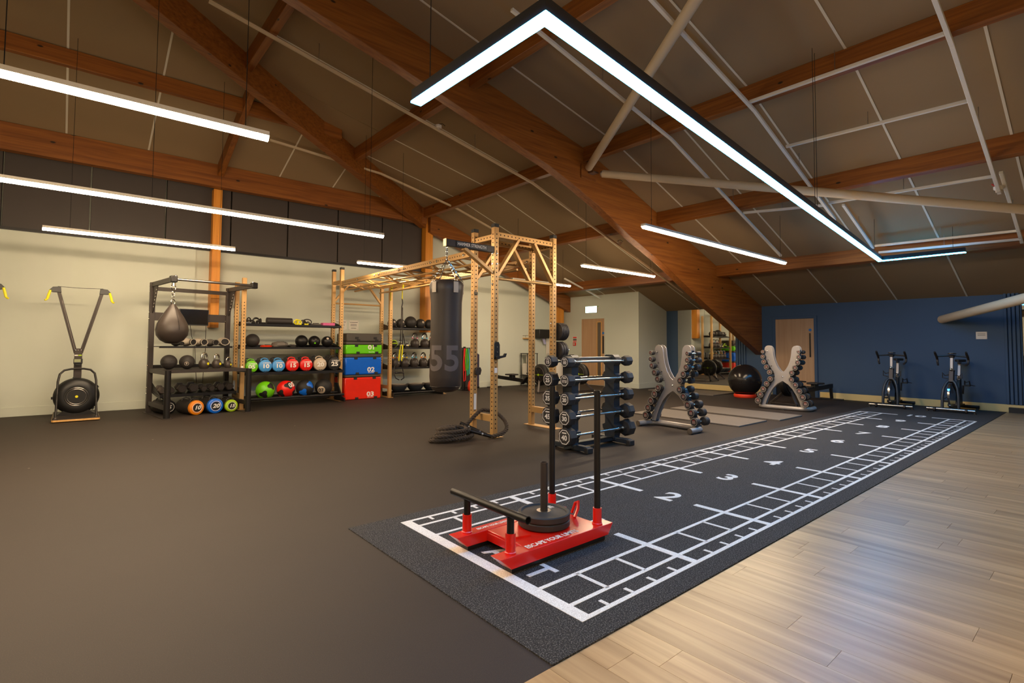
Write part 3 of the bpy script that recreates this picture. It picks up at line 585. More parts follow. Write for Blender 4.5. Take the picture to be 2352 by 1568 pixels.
# ------------------------------------------------------------------ hanging punch bag
BX, BY = 1.86, TY[0]
pbag = thing('punch_bag', 'tall black leather punch bag on chains marked with a large grey 55', 'punch bag', (BX, BY, 0.66))
R = 0.205
B().lathe([(0.0, 0.0), (0.11, 0.005), (0.165, 0.03), (0.195, 0.08), (R+0.003, 0.2), (R, 0.5), (R-0.006, 0.9), (R-0.004, 1.15), (R+0.012, 1.3), (R+0.018, 1.38), (R-0.01, 1.43), (0.12, 1.445), (0, 1.445)], 40).obj('bag_body', VINYL, pbag)
B().torus((0, 0, 0.075), R-0.008, 0.004, n=40, k=6).obj('seam', BLACK, pbag)
bangle = math.atan2(CAM_POS.y-BY, CAM_POS.x-BX)+PI/2
def on_bag(s, size, m_, z, da=0.0, bold=0.02, sx=1.0):
    me = slice_mesh(text_mesh(s, size, m_, 0.003, bold, sx, 0.0).copy()); wrap_lettering(me, R+0.003, (0, 0, z)); o = put('lettering', me, pbag); o.rotation_euler = (0, 0, bangle+da)
on_bag('55', 0.44, LETTERG, 0.42, -0.12, 0.025, 1.02); on_bag('origin', 0.075, LETTER, 1.3, -0.1, 0.012)
for a in (-0.75, 0.55, 2.0, 3.6):
    aa = bangle-PI/2+a; c, s_ = math.cos(aa), math.sin(aa); R2 = R+0.02
    tb = B().box((c*(R2+0.003), s_*(R2+0.003), 1.34), (0.006, 0.07, 0.14), rotz(aa)).obj('strap_tab', PALE, pbag, 0.003)
    B().torus((c*R2, s_*R2, 1.43), 0.022, 0.004, (c, s_, 0), 14, 6).obj('d_ring', CHROME, pbag)
    n = 13; p0, p1 = Vector((c*R2, s_*R2, 1.45)), Vector((0, 0, 1.72)); b = B()
    for k in range(n):
        q = p0.lerp(p1, (k+0.5)/n); d = (p1-p0).normalized(); x_, y_, _ = frame(d); nrm = x_ if k % 2 else y_
        b.tube([q + d*(0.018*math.cos(w)) + (y_ if k % 2 else x_)*(0.008*math.sin(w)) for w in [2*PI*i/10 for i in range(10)]], 0.0035, 5, True)
    b.obj('chain', CHROME, pbag, kind='stuff')
b = B()
for k in range(6):
    z = 1.735+k*0.028; b.tube([(0.011*math.sin(w)*(k % 2), 0.011*math.sin(w)*(1-k % 2), z+0.02*math.cos(w)) for w in [2*PI*i/10 for i in range(10)]], 0.0045, 6, True)
b.obj('top_chain', CHROME, pbag, kind='stuff')

# ------------------------------------------------------------------ shared small kit
def slam_ball(name, R, label, group, loc, m=RUB, grooves=0, badge=None, valve=True, rot=0.0):
    t = thing(name, label, 'ball', loc, rot, group)
    B().ball((0, 0, R), R, 28).obj('ball_body', m, t)
    for k in range(grooves):
        z = R + R*0.5*(k-(grooves-1)/2)/max(1, grooves)*1.6; q = math.sqrt(max(0.001, R*R-(z-R)**2)); B().torus((0, 0, z), q, 0.0025, n=28, k=5).obj('groove', BLACK, t)
    if badge:
        B().torus((0, -R*0.93, R*0.8), R*0.26, 0.003, (0, -1, -0.2), 18, 5).obj('badge_ring', PALE, t); lettering(badge, R*0.42, PALE, (0, -R*0.985, R*0.8), (1, 0, 0), (0, -0.18, 1), t, 0.004, 0.02)
    if valve: B().cyl((R*0.15, -R*0.96, R*1.2), (R*0.155, -R*0.985, R*1.205), 0.006, n=8).obj('valve', BLACK, t)
    return t
def kettlebell(label, group, loc, R=0.095, rot=0.0, handle=CHROME, band=None, body=VINYL):
    t = thing('kettlebell', label, 'kettlebell', loc, rot, group)
    B().lathe([(R*0.7, 0), (R*0.92, R*0.35), (R, R*0.9), (R*0.9, R*1.35), (R*0.62, R*1.75), (R*0.35, R*1.92), (0, R*1.96)], 22).obj('bell', body, t)
    w = R*0.62; pts = [(-w*0.95, 0, R*1.55), (-w*1.1, 0, R*2.1), (-w*1.0, 0, R*2.6), (-w*0.6, 0, R*2.92), (0, 0, R*3.0), (w*0.6, 0, R*2.92), (w, 0, R*2.6), (w*1.1, 0, R*2.1), (w*0.95, 0, R*1.55)]
    B().tube(pts, R*0.19, 12).obj('handle', handle, t)
    if band:
        for s in (-1, 1): B().cyl((s*w*1.1, 0, R*1.95), (s*w*1.07, 0, R*2.2), R*0.215, n=12).obj('colour_band', band, t)
    B().cyl((0, -R*0.95, R*0.95), (0, -R*1.0, R*0.95), R*0.26, n=16).obj('badge', YELLOW if band is None else GREYF, t); return t
def power_bag(label, loc, col, num, group, R=0.135, L=0.5, rot=0.0, disc=False, nummat=LETTER, extra='COREBAG'):
    t = thing('weight_bag', label, 'weight bag', loc, rot, group)     # axis along y, coloured end facing -y
    B().lathe([(R*0.9, 0.0), (R, 0.03), (R, L-0.03), (R*0.9, L)], 26, (0, 0, R), (0, 1, 0)).obj('bag_body', RUB, t)
    B().lathe([(0.0, -0.012), (R*0.8, -0.01), (R*0.97, 0.004), (R*1.015, 0.03), (R*1.012, 0.05), (R*0.99, 0.05)], 26, (0, 0, R), (0, 1, 0)).obj('end_cap', col, t)
    if disc:
        B().lathe([(0, -0.0145), (R*0.56, -0.0145), (R*0.56, -0.009)], 24, (0, 0, R), (0, 1, 0)).obj('centre_disc', LETTERK, t); lettering(num, R*0.72, LETTER, (0, -0.0155, R), (1, 0, 0), (0, 0, 1), t, 0.002, 0.03, 1.15, 0.25)
        B().torus((0, -0.0105, R), R*0.64, 0.004, (0, 1, 0), 28, 5).obj('print_ring', LETTER, t)
    else:
        lettering(num, R*0.86, nummat, (0, -0.0125, R*0.95), (1, 0, 0), (0, 0, 1), t, 0.002, 0.035, 1.25); lettering(extra, R*0.3, nummat, (0.02, -0.011, R*1.48), (1, 0, 0), (0, 0, 1), t, 0.002, 0.02, 0.9)
        B().box((0, -0.004, R*0.22), (R*0.55, 0.01, R*0.22)).obj('side_handle', RUB, t, 0.004)
    for yy in (0.1, L-0.12):
        B().tube([(-R*0.55, yy, R*1.82), (-R*0.45, yy, R*2.1), (0, yy, R*2.25), (R*0.45, yy, R*2.1), (R*0.55, yy, R*1.82)], R*0.09, 8).obj('carry_handle', RUB if yy > 0.2 else col if not disc else RUB, t)
    return t
def shelf(par, x0, x1, y0, y1, z, m=BLACK, lip=0.035, slats=0):
    s = B().span(x0, x1, y0, y1, z-0.012, z).obj('shelf', m, par, 0.002)
    B().span(x0, x1, y0-0.006, y0+0.006, z-lip, z+0.004).obj('front_lip', m, s); B().span(x0, x1, y1-0.006, y1+0.006, z-lip, z+0.05).obj('rear_lip', m, s); return s
def end_bracket(par, x, y0, y1, z, flip=1):
    B().prism([(y0, z-0.035), (y1, z-0.05), (y1, z+0.1), ((y0+y1)/2, z+0.06), (y0, z+0.004)], (x, 0, 0), (0, 1, 0), (0, 0, 1), 0.006*flip).obj('end_bracket', BLACK, par)
# ------------------------------------------------------------------ storage rack A (between the gold double post and the cage)
sa = thing('storage_rack', 'gold and black storage rack holding numbered weight bags and medicine balls', 'storage rack', (0, 0, 0))
GX = 0.69
for x, y in ((GX, 8.47), (GX+0.02, 9.12)):
    post_obj(sa, x, y, 2.53 if y < 9 else 2.5, (0.85, 2.1), 0.06, cap=False)
B().span(GX-0.08, GX+0.08, 8.34, 9.25, 0.0, 0.01).obj('foot_plate', GOLD, sa, 0.003); beam_h(sa, (GX, 8.47, 0.24), (GX+0.02, 9.12, 0.24), 0.06, 0.08, holes=False); beam_h(sa, (GX, 8.47, 2.4), (GX+0.02, 9.12, 2.4), 0.05, 0.07, holes=False)
B().span(GX-0.03, GX+0.01, 8.43, 8.432, 0.78, 0.83).obj('sticker', LETTER, sa); B().span(GX-0.02, GX+0.02, 9.078, 9.08, 0.3, 0.52).obj('sticker', LETTER, sa)
bolts(sa, [((GX+0.02-PW/2, 9.12, z), (-1, 0, 0)) for z in (1.8, 1.66, 1.35, 1.2, 0.86, 0.4)])
S0, S1, SY0, SY1 = GX+PW/2+0.002, CX[0]-PW/2-0.006, 8.62, 9.16
for z in (1.655, 1.185): shelf(sa, S0, S1, SY0+0.08, SY1, z); end_bracket(sa, S1-0.001, SY0+0.1, SY1, z, -1)
shelf(sa, S0, S1, SY0-0.1, SY1, 0.69, lip=0.05); end_bracket(sa, S1-0.001, SY0-0.05, SY1, 0.69, -1)
rk = B().cyl((S0, 8.5, 0.17), (S1, 8.5, 0.17), 0.025, n=12).obj('front_tube', BLACK, sa); B().cyl((S0, 8.76, 0.2), (S1, 8.76, 0.2), 0.025, n=12).obj('rear_tube', BLACK, sa)
B().prism([(8.4, 0.02), (8.95, 0.02), (8.95, 0.4), (8.8, 0.4), (8.55, 0.12), (8.4, 0.1)], (S1-0.002, 0, 0), (0, 1, 0), (0, 0, 1), -0.03).obj('end_bracket', BLACK, sa, 0.004)
B().prism([(8.4, 0.02), (8.95, 0.02), (8.95, 0.4), (8.8, 0.4), (8.55, 0.12), (8.4, 0.1)], (S0+0.03, 0, 0), (0, 1, 0), (0, 0, 1), -0.03).obj('end_bracket', BLACK, sa, 0.004)
gA = 'numbered weight bags on the storage rack'
for x, col, num, lb, nm_ in ((0.88, GREEN, '05', 'lime green ended weight bag numbered 05', LETTER), (1.135, SKY, '10', 'sky blue ended weight bag numbered 10 beside the lime one', LETTER), (1.385, SKY, '10', 'sky blue ended weight bag numbered 10 beside the red one', LETTER), (1.655, REDV, '15', 'red ended weight bag numbered 15 beside the blue one', LETTER), (1.935, REDV, '15', 'red ended weight bag numbered 15 beside the beige one', LETTER), (2.225, BEIGE, '20', 'beige ended weight bag numbered 20', LETTER), (2.53, LETTERK, '25', 'black ended weight bag numbered 25', LETTER)):
    r_ = 0.112 + 0.006*int(num)/5
    power_bag(lb + ' on the storage rack', (x, SY0-0.07, 0.691), col, num, gA, r_, 0.5)
def wall_ball(label, loc, main, patch, R=0.178, rot=0.0, num=None):
    t = thing('medicine_ball', label, 'medicine ball', loc, 0, 'medicine balls on the lower rack')
    b = B().ball((0, 0, 0), R, 32); o = b.obj('ball_body', main, t, loc=(0, 0, R))
    for k, (az, el) in enumerate(((-1.2, 0.55), (-2.2, -0.45), (-0.2, -0.35), (0.9, 0.5), (2.2, 0.3))):
        d = Vector((math.cos(az+rot)*math.cos(el), math.sin(az+rot)*math.cos(el), math.sin(el))); x_, y_, _ = frame(d); vs = []; n = 21
        vs.append(d*(R*1.004)); m_ = 4
        for j in range(1, m_+1):
            for i in range(n):
                w = 2*PI*i/n; q = 0.46*j/m_*(1-0.28*math.cos(3*w)); p = (d + x_*(q*math.cos(w)) + y_*(q*math.sin(w))).normalized(); vs.append(p*(R*1.004))
        fs = [(0, 1+i, 1+(i+1) % n) for i in range(n)]
        for j in range(m_-1): fs += [(1+j*n+i, 1+(j+1)*n+i, 1+(j+1)*n+(i+1) % n, 1+j*n+(i+1) % n) for i in range(n)]
        B().add(vs, fs).obj('panel', patch, t, loc=(0, 0, R))
    if num:
        d = Vector((0.35, -0.75, 0.5)).normalized(); lettering(num, 0.13, LETTER if main is REDV else LETTERK, Vector((0, 0, R))+d*(R*1.02), Vector((0.75, 0.5, 0.3)), Vector((-0.3, 0.3, 0.85)), t, 0.003, 0.02)
    return t
zb = 0.19-0.025+0.01
wall_ball('lime green medicine ball with black patches', (1.16, 8.63, 0.152), GREEN, LETTERK, rot=0.2)
wall_ball('red medicine ball with black patches', (1.555, 8.63, 0.152), REDV, LETTERK, rot=-0.3, num='05')
wall_ball('blue medicine ball with black bands', (1.94, 8.63, 0.152), LETTERK, BLUEV, rot=0.1)
wall_ball('black medicine ball with a beige patch', (2.33, 8.63, 0.152), LETTERK, BEIGE if False else LETTERK, rot=-0.6)
def sph_patch(par, c, R, d, size, m_, name='patch'):
    d = Vector(d).normalized(); x_, y_, _ = frame(d); n, m2 = 22, 4; vs = [d*R*1.006]
    for j in range(1, m2+1):
        for i in range(n):
            w = 2*PI*i/n; q = size*j/m2; vs.append((d + x_*(q*math.cos(w)) + y_*(q*math.sin(w))).normalized()*(R*1.006))
    fs = [(0, 1+i, 1+(i+1) % n) for i in range(n)]
    for j in range(m2-1): fs += [(1+j*n+i, 1+(j+1)*n+i, 1+(j+1)*n+(i+1) % n, 1+j*n+(i+1) % n) for i in range(n)]
    return B().add(vs, fs).obj(name, m_, par, loc=c)
mb4 = [o for o in COL.objects if o.name.startswith('medicine_ball')][-1]; mb4 = [o for o in COL.objects if o.get('label', '') == 'black medicine ball with a beige patch'][0]
sph_patch(mb4, (0, 0, 0.178), 0.178, (-0.55, -0.75, -0.25), 0.5, BEIGE); lettering('07', 0.11, LETTERK, Vector((-0.55, -0.75, -0.25)).normalized()*0.182+Vector((0, 0, 0.178)), (0.8, -0.6, 0), (-0.25, -0.25, 0.9), mb4, 0.003, 0.02)
# middle shelf
gM = 'slam balls on the storage rack middle shelf'
slam_ball('slam_ball', 0.135, 'matt grey black slam ball alone by the gold double post', gM, (0.96, 8.88, 1.186))
slam_ball('slam_ball', 0.13, 'glossy black slam ball, first of three in a row on the middle shelf', gM, (1.93, 8.88, 1.186), BLACK)
slam_ball('slam_ball', 0.125, 'black slam ball with green mark, second of three in a row', gM, (2.2, 8.88, 1.186), BLACK)
slam_ball('slam_ball', 0.122, 'black slam ball with worn label, third of three in a row', gM, (2.48, 8.88, 1.186), BLACK)
sph_patch([o for o in COL.objects if o.get('label', '').startswith('black slam ball with worn')][0], (0, 0, 0.122), 0.122, (-0.2, -0.8, 0.6), 0.22, PALE, 'worn_label')
sph_patch([o for o in COL.objects if o.get('label', '').startswith('black slam ball with green')][0], (0, 0, 0.125), 0.125, (-0.2, -1, -0.3), 0.14, GREEN, 'mark')
def pouch(name, label, cat, loc, dims, m_, seg=7, seed=1, h=0.6):      # soft lumpy bag: squashed lathe
    t = thing(name, label, cat, loc); rnd = random.Random(seed); n = 18; vs = []; fs = []; rows = ((0.0, 0.7), (0.12, 0.95), (0.4, 1.0), (0.75, 0.82), (0.95, 0.4))
    for hgt, q in rows:
        for i in range(n):
            w = 2*PI*i/n; k = q*(1+0.12*rnd.uniform(-1, 1)); c_, s_ = math.cos(w), math.sin(w); c_ = math.copysign(abs(c_)**h, c_); s_ = math.copysign(abs(s_)**h, s_)
            vs.append((dims[0]/2*k*c_, dims[1]/2*k*s_, dims[2]*hgt*(1+0.1*rnd.uniform(-1, 1))))
    vs.append((0, 0, dims[2])); L_ = len(rows)
    for j in range(L_-1): fs += [(j*n+i, j*n+(i+1) % n, (j+1)*n+(i+1) % n, (j+1)*n+i) for i in range(n)]
    fs += [((L_-1)*n+i, (L_-1)*n+(i+1) % n, L_*n) for i in range(n)] + [tuple(range(n-1, -1, -1))]
    B().add(vs, fs).obj('body', m_, t); return t
t = pouch('sandbag', 'flat orange red sandbag on the middle shelf', 'sandbag', (1.22, 8.88, 1.186), (0.2, 0.3, 0.05), ORRED, seed=3); B().box((0, -0.1, 0.05), (0.1, 0.03, 0.012)).obj('handle', RUB, t)
t = pouch('sandbag', 'crumpled grey sandbag on the middle shelf', 'sandbag', (1.49, 8.88, 1.186), (0.3, 0.34, 0.12), GREYF, seed=5); B().box((0.02, -0.1, 0.1), (0.14, 0.03, 0.014)).obj('handle', RUB, t)
t = pouch('sandbag', 'flat black sandbag beside the three slam balls', 'sandbag', (1.72, 8.85, 1.186), (0.12, 0.26, 0.06), RUB, seed=6); B().box((0.0, -0.08, 0.055), (0.06, 0.03, 0.012)).obj('handle', GREYF, t)
# top shelf
def strap_heap(label, loc, m_, n, spread, group=None, buckle=None, seed=2):
    t = thing('strap_bundle', label, 'straps', loc, 0, group); rnd = random.Random(seed)
    for k in range(n):
        a = rnd.uniform(0, PI); c = Vector((rnd.uniform(-spread, spread)*0.6, rnd.uniform(-0.06, 0.06), 0.012)); r_ = rnd.uniform(0.05, 0.09); h_ = rnd.uniform(0.05, 0.12)
        pts = [c + Vector((math.cos(a)*r_*math.cos(w), math.sin(a)*r_*math.cos(w)*0.7, h_*0.5+h_*0.5*math.sin(w))) for w in [2*PI*i/14 for i in range(14)]]
        B().tube(pts, 0.013, 6, True).obj('strap', m_, t)
    for k in range(2): B().box((rnd.uniform(-spread, spread)*0.5, -0.08, 0.02), (0.05, 0.03, 0.03)).obj('buckle', buckle or CHROME, t, 0.003)
    return t
strap_heap('heap of black ankle straps by the gold double post', (0.87, 8.86, 1.656), RUB, 5, 0.1, seed=4)
strap_heap('second heap of black straps beside the foam roller', (1.04, 8.88, 1.656), RUB, 6, 0.1, seed=9)
t = thing('foam_roller', 'long black foam roller lying on the top shelf', 'foam roller', (1.46, 8.85, 1.656)); B().lathe([(0.03, -0.25), (0.068, -0.25), (0.07, -0.24), (0.07, 0.24), (0.068, 0.25), (0.03, 0.25), (0.03, -0.25)], 22, (0, 0, 0.07), (1, 0, 0)).obj('roller', RUB, t); B().cyl((-0.252, 0, 0.07), (0.252, 0, 0.07), 0.03, n=14).obj('core', BLACK, t)
strap_heap('yellow and black suspension straps on the top shelf', (1.83, 8.86, 1.656), YELLOW, 3, 0.06, buckle=YELLOW, seed=11)
strap_heap('tangle of black straps with yellow tags', (2.02, 8.88, 1.656), RUB, 6, 0.1, buckle=YELLOW, seed=12)
t = pouch('exercise_band_pile', 'flat pile of grey bands on the top shelf', 'bands', (2.22, 8.86, 1.656), (0.2, 0.2, 0.045), GREYF, seed=8); B().torus((0, 0, 0.045), 0.06, 0.008, n=20, k=6).obj('band', RUB, t)
t = thing('yoga_block', 'pink foam block at the end of the top shelf', 'yoga block', (2.48, 8.86, 1.656)); B().box((0, 0, 0.033), (0.27, 0.16, 0.066)).obj('foam', PINK, t, 0.012); B().box((0, 0, 0.0335), (0.272, 0.162, 0.004)).obj('seam', PINK, t)

# ------------------------------------------------------------------ soft plyometric boxes
def plyo(label, z0, h, lid, col, num, w=0.88, d=0.6, dx=0.0, rot=0.0):
    t = thing('plyo_box', label, 'plyo box', (3.3+dx, 9.08, z0), rot, 'soft plyo boxes stacked in the rig')
    B().box((0, 0, (h-lid)/2), (w, d, h-lid)).obj('foam_body', col, t, 0.025)
    if lid: B().box((0, 0, h-lid/2), (w*0.99, d*0.99, lid)).obj('lid', CHARC, t, 0.02)
    for x_ in (-w*0.22, w*0.3):
        B().box((x_, -d/2-0.004, h-lid-0.02 if col is not CHARC else h*0.45), (0.08, 0.008, 0.05)).obj('hook_tab', LETTERK, t, 0.003); B().box((x_+0.04, -d/2-0.004, 0.03), (0.08, 0.008, 0.05)).obj('hook_tab', LETTERK, t, 0.003)
    if num:
        lettering(num, 0.14, LETTER, (w*0.2, -d/2-0.001, (0.11 if h > 0.4 else 0.15)), (1, 0, 0), (0, 0, 1), t, 0.004, 0.03, 1.3)
        lettering('45cm/18in' if num == '02' else '60cm/24in' if num == '03' else '30cm/12in', 0.035, LETTER, (w*0.2, -d/2-0.001, 0.045), (1, 0, 0), (0, 0, 1), t, 0.004)
    return t
plyo('large red soft plyo box marked 03 at the bottom of the stack', 0.0, 0.56, 0.06, PRED, '03')
plyo('blue soft plyo box marked 02 in the middle of the stack', 0.561, 0.47, 0.075, PBLUE, '02', dx=0.005)
plyo('green soft plyo box marked 01 near the top of the stack', 1.032, 0.28, 0.07, PGREEN, '01', dx=0.012)
plyo('thin charcoal soft plyo box on top of the stack', 1.313, 0.19, 0.0, CHARC, None, 0.86, 0.58, 0.02)

# ------------------------------------------------------------------ storage rack B behind the punch bag
sb = thing('storage_rack', 'gold and black kettlebell rack behind the hanging punch bag', 'storage rack', (0, 0, 0))
T0, T1 = CX[1]+PW/2+0.004, 5.42
for y in (8.9, 9.32): post_obj(sb, T1+0.05, y, 2.55, (0.8, 2.1), 0.06, cap=False)
B().span(T1-0.02, T1+0.12, 8.75, 9.45, 0, 0.01).obj('foot_plate', GOLD, sb, 0.003); B().bar((T1+0.05, 8.78, 0.02), (T1+0.05, 8.87, 0.42), 0.04, 0.04).obj('brace', GOLD, sb)
for z in (1.655, 1.178, 0.695): shelf(sb, T0, T1, 8.82, 9.3, z); end_bracket(sb, T0+0.007, 8.85, 9.3, z, -1)
B().cyl((T0, 8.75, 0.09), (T1, 8.75, 0.09), 0.025, n=12).obj('front_tube', BLACK, sb); B().cyl((T0, 9.1, 0.09), (T1, 9.1, 0.09), 0.025, n=12).obj('rear_tube', BLACK, sb)
for x in (T0+0.015, T1-0.015): B().bar((x, 8.7, 0.05), (x, 9.3, 0.05), 0.03, 0.1).obj('end_bracket', BLACK, sb)
for x, R_, lb in ((4.14, 0.112, 'black medicine ball half hidden by the gold upright'), (4.37, 0.115, 'black ball with a pale label, second on the kettlebell rack top shelf'), (4.645, 0.152, 'largest textured black ball on the kettlebell rack top shelf'), (4.93, 0.125, 'black ball with a tan label, next to last on the top shelf'), (5.18, 0.12, 'black ball with a white label, last on the top shelf')):
    t = slam_ball('medicine_ball', R_, lb, 'balls on the kettlebell rack top shelf', (x, 9.05, 1.656), RUB, 2 if R_ > 0.15 else 0)
    if R_ != 0.152: sph_patch(t, (0, 0, R_), R_, (0.1, -1, 0.35), 0.24, BEIGE if 'tan' in lb else PALE, 'label_patch')
t = slam_ball('grip_ball', 0.085, 'black ball with lime green grips beside the gold upright', None, (4.16, 9.0, 1.179)); B().torus((0, 0, 0.085), 0.088, 0.016, (0, 1, 0.2), 24, 8).obj('grip', LIME, t); B().torus((0, 0, 0.085), 0.088, 0.016, (0, 0.2, 1), 24, 8).obj('grip', LIME, t)
gK = 'kettlebells on the rack behind the punch bag'
for x, R_, bd, lb in ((4.36, 0.06, None, 'small chrome kettlebell, first on the upper kettlebell shelf'), (4.54, 0.055, None, 'smallest chrome kettlebell on the upper kettlebell shelf')):
    kettlebell(lb, gK, (x, 9.02, 1.179), R_, 0.2, CHROME, None, STEEL)
PINKB = tint('band_pink', (214, 110, 130)); CYANB = tint('band_cyan', (80, 180, 210)); BROWNB = tint('band_brown', (150, 90, 50)); YELB = tint('band_yellow', (230, 200, 40))
for x, bd, lb in ((4.76, PINKB, 'kettlebell with pink band, left of the cyan one on the upper kettlebell shelf'), (5.04, CYANB, 'kettlebell with cyan band on the upper kettlebell shelf'), (5.27, PINKB, 'kettlebell with pink band by the punch bag on the upper kettlebell shelf')): kettlebell(lb, gK, (x, 9.02, 1.179), 0.115, 0.25, CHROME, bd, VINYL)
for x, bd, lb in ((4.22, ORANGE, 'kettlebell with orange band, first on the lower kettlebell shelf'), (4.48, YELB, 'kettlebell with yellow band, second on the lower kettlebell shelf'), (4.75, CYANB, 'kettlebell with blue band, third on the lower kettlebell shelf'), (5.01, ORANGE, 'kettlebell with orange band, fourth on the lower kettlebell shelf'), (5.26, YELB, 'kettlebell with yellow band, last on the lower kettlebell shelf')): kettlebell(lb, gK, (x, 9.02, 0.696), 0.115, 0.4, CHROME, bd, VINYL)
for x, lb in ((4.27, 'flat side up balance dome nearest the plyo boxes'), (4.73, 'flat side up balance dome in the middle of the bottom rack'), (5.18, 'flat side up balance dome behind the punch bag')):
    t = thing('balance_dome', lb, 'balance trainer', (x, 8.92, 0.1), 0, 'balance domes on the bottom rack')
    B().lathe([(0.08, 0.0), (0.14, 0.035), (0.2, 0.11), (0.212, 0.15)], 30).obj('dome', SLATE, t); B().lathe([(0.212, 0.15), (0.224, 0.155), (0.224, 0.185), (0.212, 0.19), (0, 0.19)], 30).obj('platform', GRAPH, t)
    B().torus((0, 0, 0.19), 0.16, 0.006, n=26, k=6).obj('grip_ring', PALE, t)
# suspension trainers on the rig
def trx(label, x, y, full=True):
    t = thing('suspension_trainer', label, 'suspension trainer', (x, y, 0), 0, 'suspension trainers on the rig')
    B().tube([(0, 0, 2.68), (0.03, 0, 2.6), (0.0, 0, 2.5)], 0.02, 8).obj('anchor_sling', YELLOW, t); B().bar((0, 0, 2.55), (0, 0, 2.28), 0.035, 0.006).obj('anchor_strap', YELLOW, t)
    if not full: return
    B().tube([(0, 0, 2.3), (0.01, 0, 2.2), (-0.01, 0, 2.1)], 0.012, 8).obj('carabiner', BLACK, t)
    for s in (-1, 1):
        B().bar((s*0.01, 0, 2.1), (s*0.03, 0, 1.25), 0.03, 0.006).obj('webbing', GRAPH, t); B().bar((s*0.03, -0.005, 1.5), (s*0.05+0.06*(s > 0), -0.005, 1.15), 0.03, 0.006).obj('webbing', RUB, t); B().bar((s*0.03, 0, 1.25), (s*0.035-0.03, 0, 0.88), 0.04, 0.012).obj('yellow_sleeve', YELLOW, t)
        B().tube([(s*0.03-0.03, 0, 0.9), (s*0.1-0.06, 0.02, 0.75), (s*0.12-0.06, 0, 0.6), (s*0.1-0.05, -0.04, 0.5), (s*0.02-0.05, -0.05, 0.46)], 0.012, 8).obj('foot_loop', BLACK, t); B().cyl((s*0.03-0.12, 0, 0.62), (s*0.03+0.03, 0, 0.62), 0.02, n=12).obj('grip', RUB, t)
trx('yellow and black suspension trainer hanging in front of the kettlebell rack', 3.89, 8.1)
trx('short yellow anchor strap hanging from the rig', 3.86, 8.6, False)
# wall notices
for x0, x1, lb in ((3.0, 3.3, 'white wall notice half hidden by the gold upright'), (3.345, 3.6, 'white wall notice with black text lines above the plyo boxes')):
    t = thing('wall_notice', lb, 'notice', ((x0+x1)/2, WY+0.058, 1.59), 0, 'white wall notices'); w = (x1-x0)/2; B().span(-w, w, -0.008, 0, 0, 0.25).obj('board', WHITE, t, 0.002)
    for z, q in ((0.2, 0.8), (0.15, 0.6), (0.12, 0.62), (0.06, 0.5)): B().span(-w*q, w*q, -0.009, -0.008, z-0.005, z+0.005).obj('text_line', LETTERK, t)
    for sx in (-1, 1):
        for z in (0.02, 0.23): B().cyl((sx*(w-0.02), -0.012, z), (sx*(w-0.02), -0.008, z), 0.007, n=8).obj('screw', STEEL, t)

# ------------------------------------------------------------------ black boxing rack
br = thing('boxing_rack', 'black steel boxing rack with screen, shelves and overhead bar', 'boxing rack', (-0.72, 9.0, 0), math.radians(7))
W = 1.29
for x in (0, W):
    B().span(x-0.04, x+0.04, -0.04, 0.04, 0.008, 2.37).obj('upright', GRAPH, br, 0.004); B().span(x-0.07, x+0.07, -1.24, 0.1, 0, 0.008).obj('foot_plate', GRAPH, br)
    B().cyl((x, -1.15, 0.008), (x, -1.15, 0.80), 0.048, n=18).obj('front_leg', BLACK, br)
    B().bar((x, -0.04, 0.76), (x, -1.12, 0.76), 0.045, 0.075).obj('side_rail', GRAPH, br, 0.003); B().bar((x, -0.04, 0.17), (x, -1.12, 0.17), 0.045, 0.075).obj('side_rail', GRAPH, br, 0.003)
    B().bar((x, 0.0, 2.33), (x, -1.28, 2.33), 0.05, 0.08).obj('boom_arm', GRAPH, br, 0.004); B().box((x, -1.28, 2.33), (0.1, 0.12, 0.11)).obj('boom_head', BLACK, br, 0.012)
    B().prism([(0, 2.29), (-0.36, 2.29), (-0.12, 1.86), (0, 1.78)], (x-0.006, 0, 0), (0, 1, 0), (0, 0, 1), 0.012).obj('gusset', GRAPH, br)
    b = B()
    for k in range(6):
        for j in range(2): b.cyl((x-0.008, -0.1-0.028*j-0.035*k, 1.92+0.06*k), (x+0.008, -0.1-0.028*j-0.035*k, 1.92+0.06*k), 0.009, n=8)
    b.obj('punched_pattern', LETTER, br, kind='stuff')
    bolts(br, [((x-0.04, 0, z), (-1, 0, 0)) for z in (2.3, 2.2, 1.82, 1.7, 1.3, 1.18, 0.85, 0.75, 0.45, 0.35)], 0.011)
    bolts(br, [((x-0.03*(1 if x else -1), -1.3, 2.385), (0, 0, 1)), ((x+0.02, -1.26, 2.385), (0, 0, 1))], 0.018)
B().cyl((0, -1.28, 2.33), (W, -1.28, 2.33), 0.022, n=14).obj('top_bar', STEEL, br)
B().bar((0, 0, 2.26), (W, 0, 2.26), 0.05, 0.07).obj('rear_bar', GRAPH, br, 0.003); B().bar((0, 0.02, 1.75), (W, 0.02, 1.75), 0.04, 0.15).obj('screen_rail', GRAPH, br, 0.003)
s1 = B().span(0.04, W-0.04, -0.4, -0.02, 1.19, 1.205).obj('shelf', BLACK, br, 0.002); B().bar((0.04, -0.4, 1.19), (W-0.04, -0.4, 1.19), 0.03, 0.035).obj('front_lip', BLACK, s1)
s2 = B().span(0.0, W, -1.13, 0.0, 0.785, 0.8).obj('shelf', RUB, br, 0.002); B().bar((0.0, -1.13, 0.78), (W, -1.13, 0.78), 0.03, 0.05).obj('front_lip', GRAPH, s2); B().bar((0.0, -0.02, 0.83), (W, -0.02, 0.83), 0.02, 0.06).obj('rear_lip', BLACK, s2)
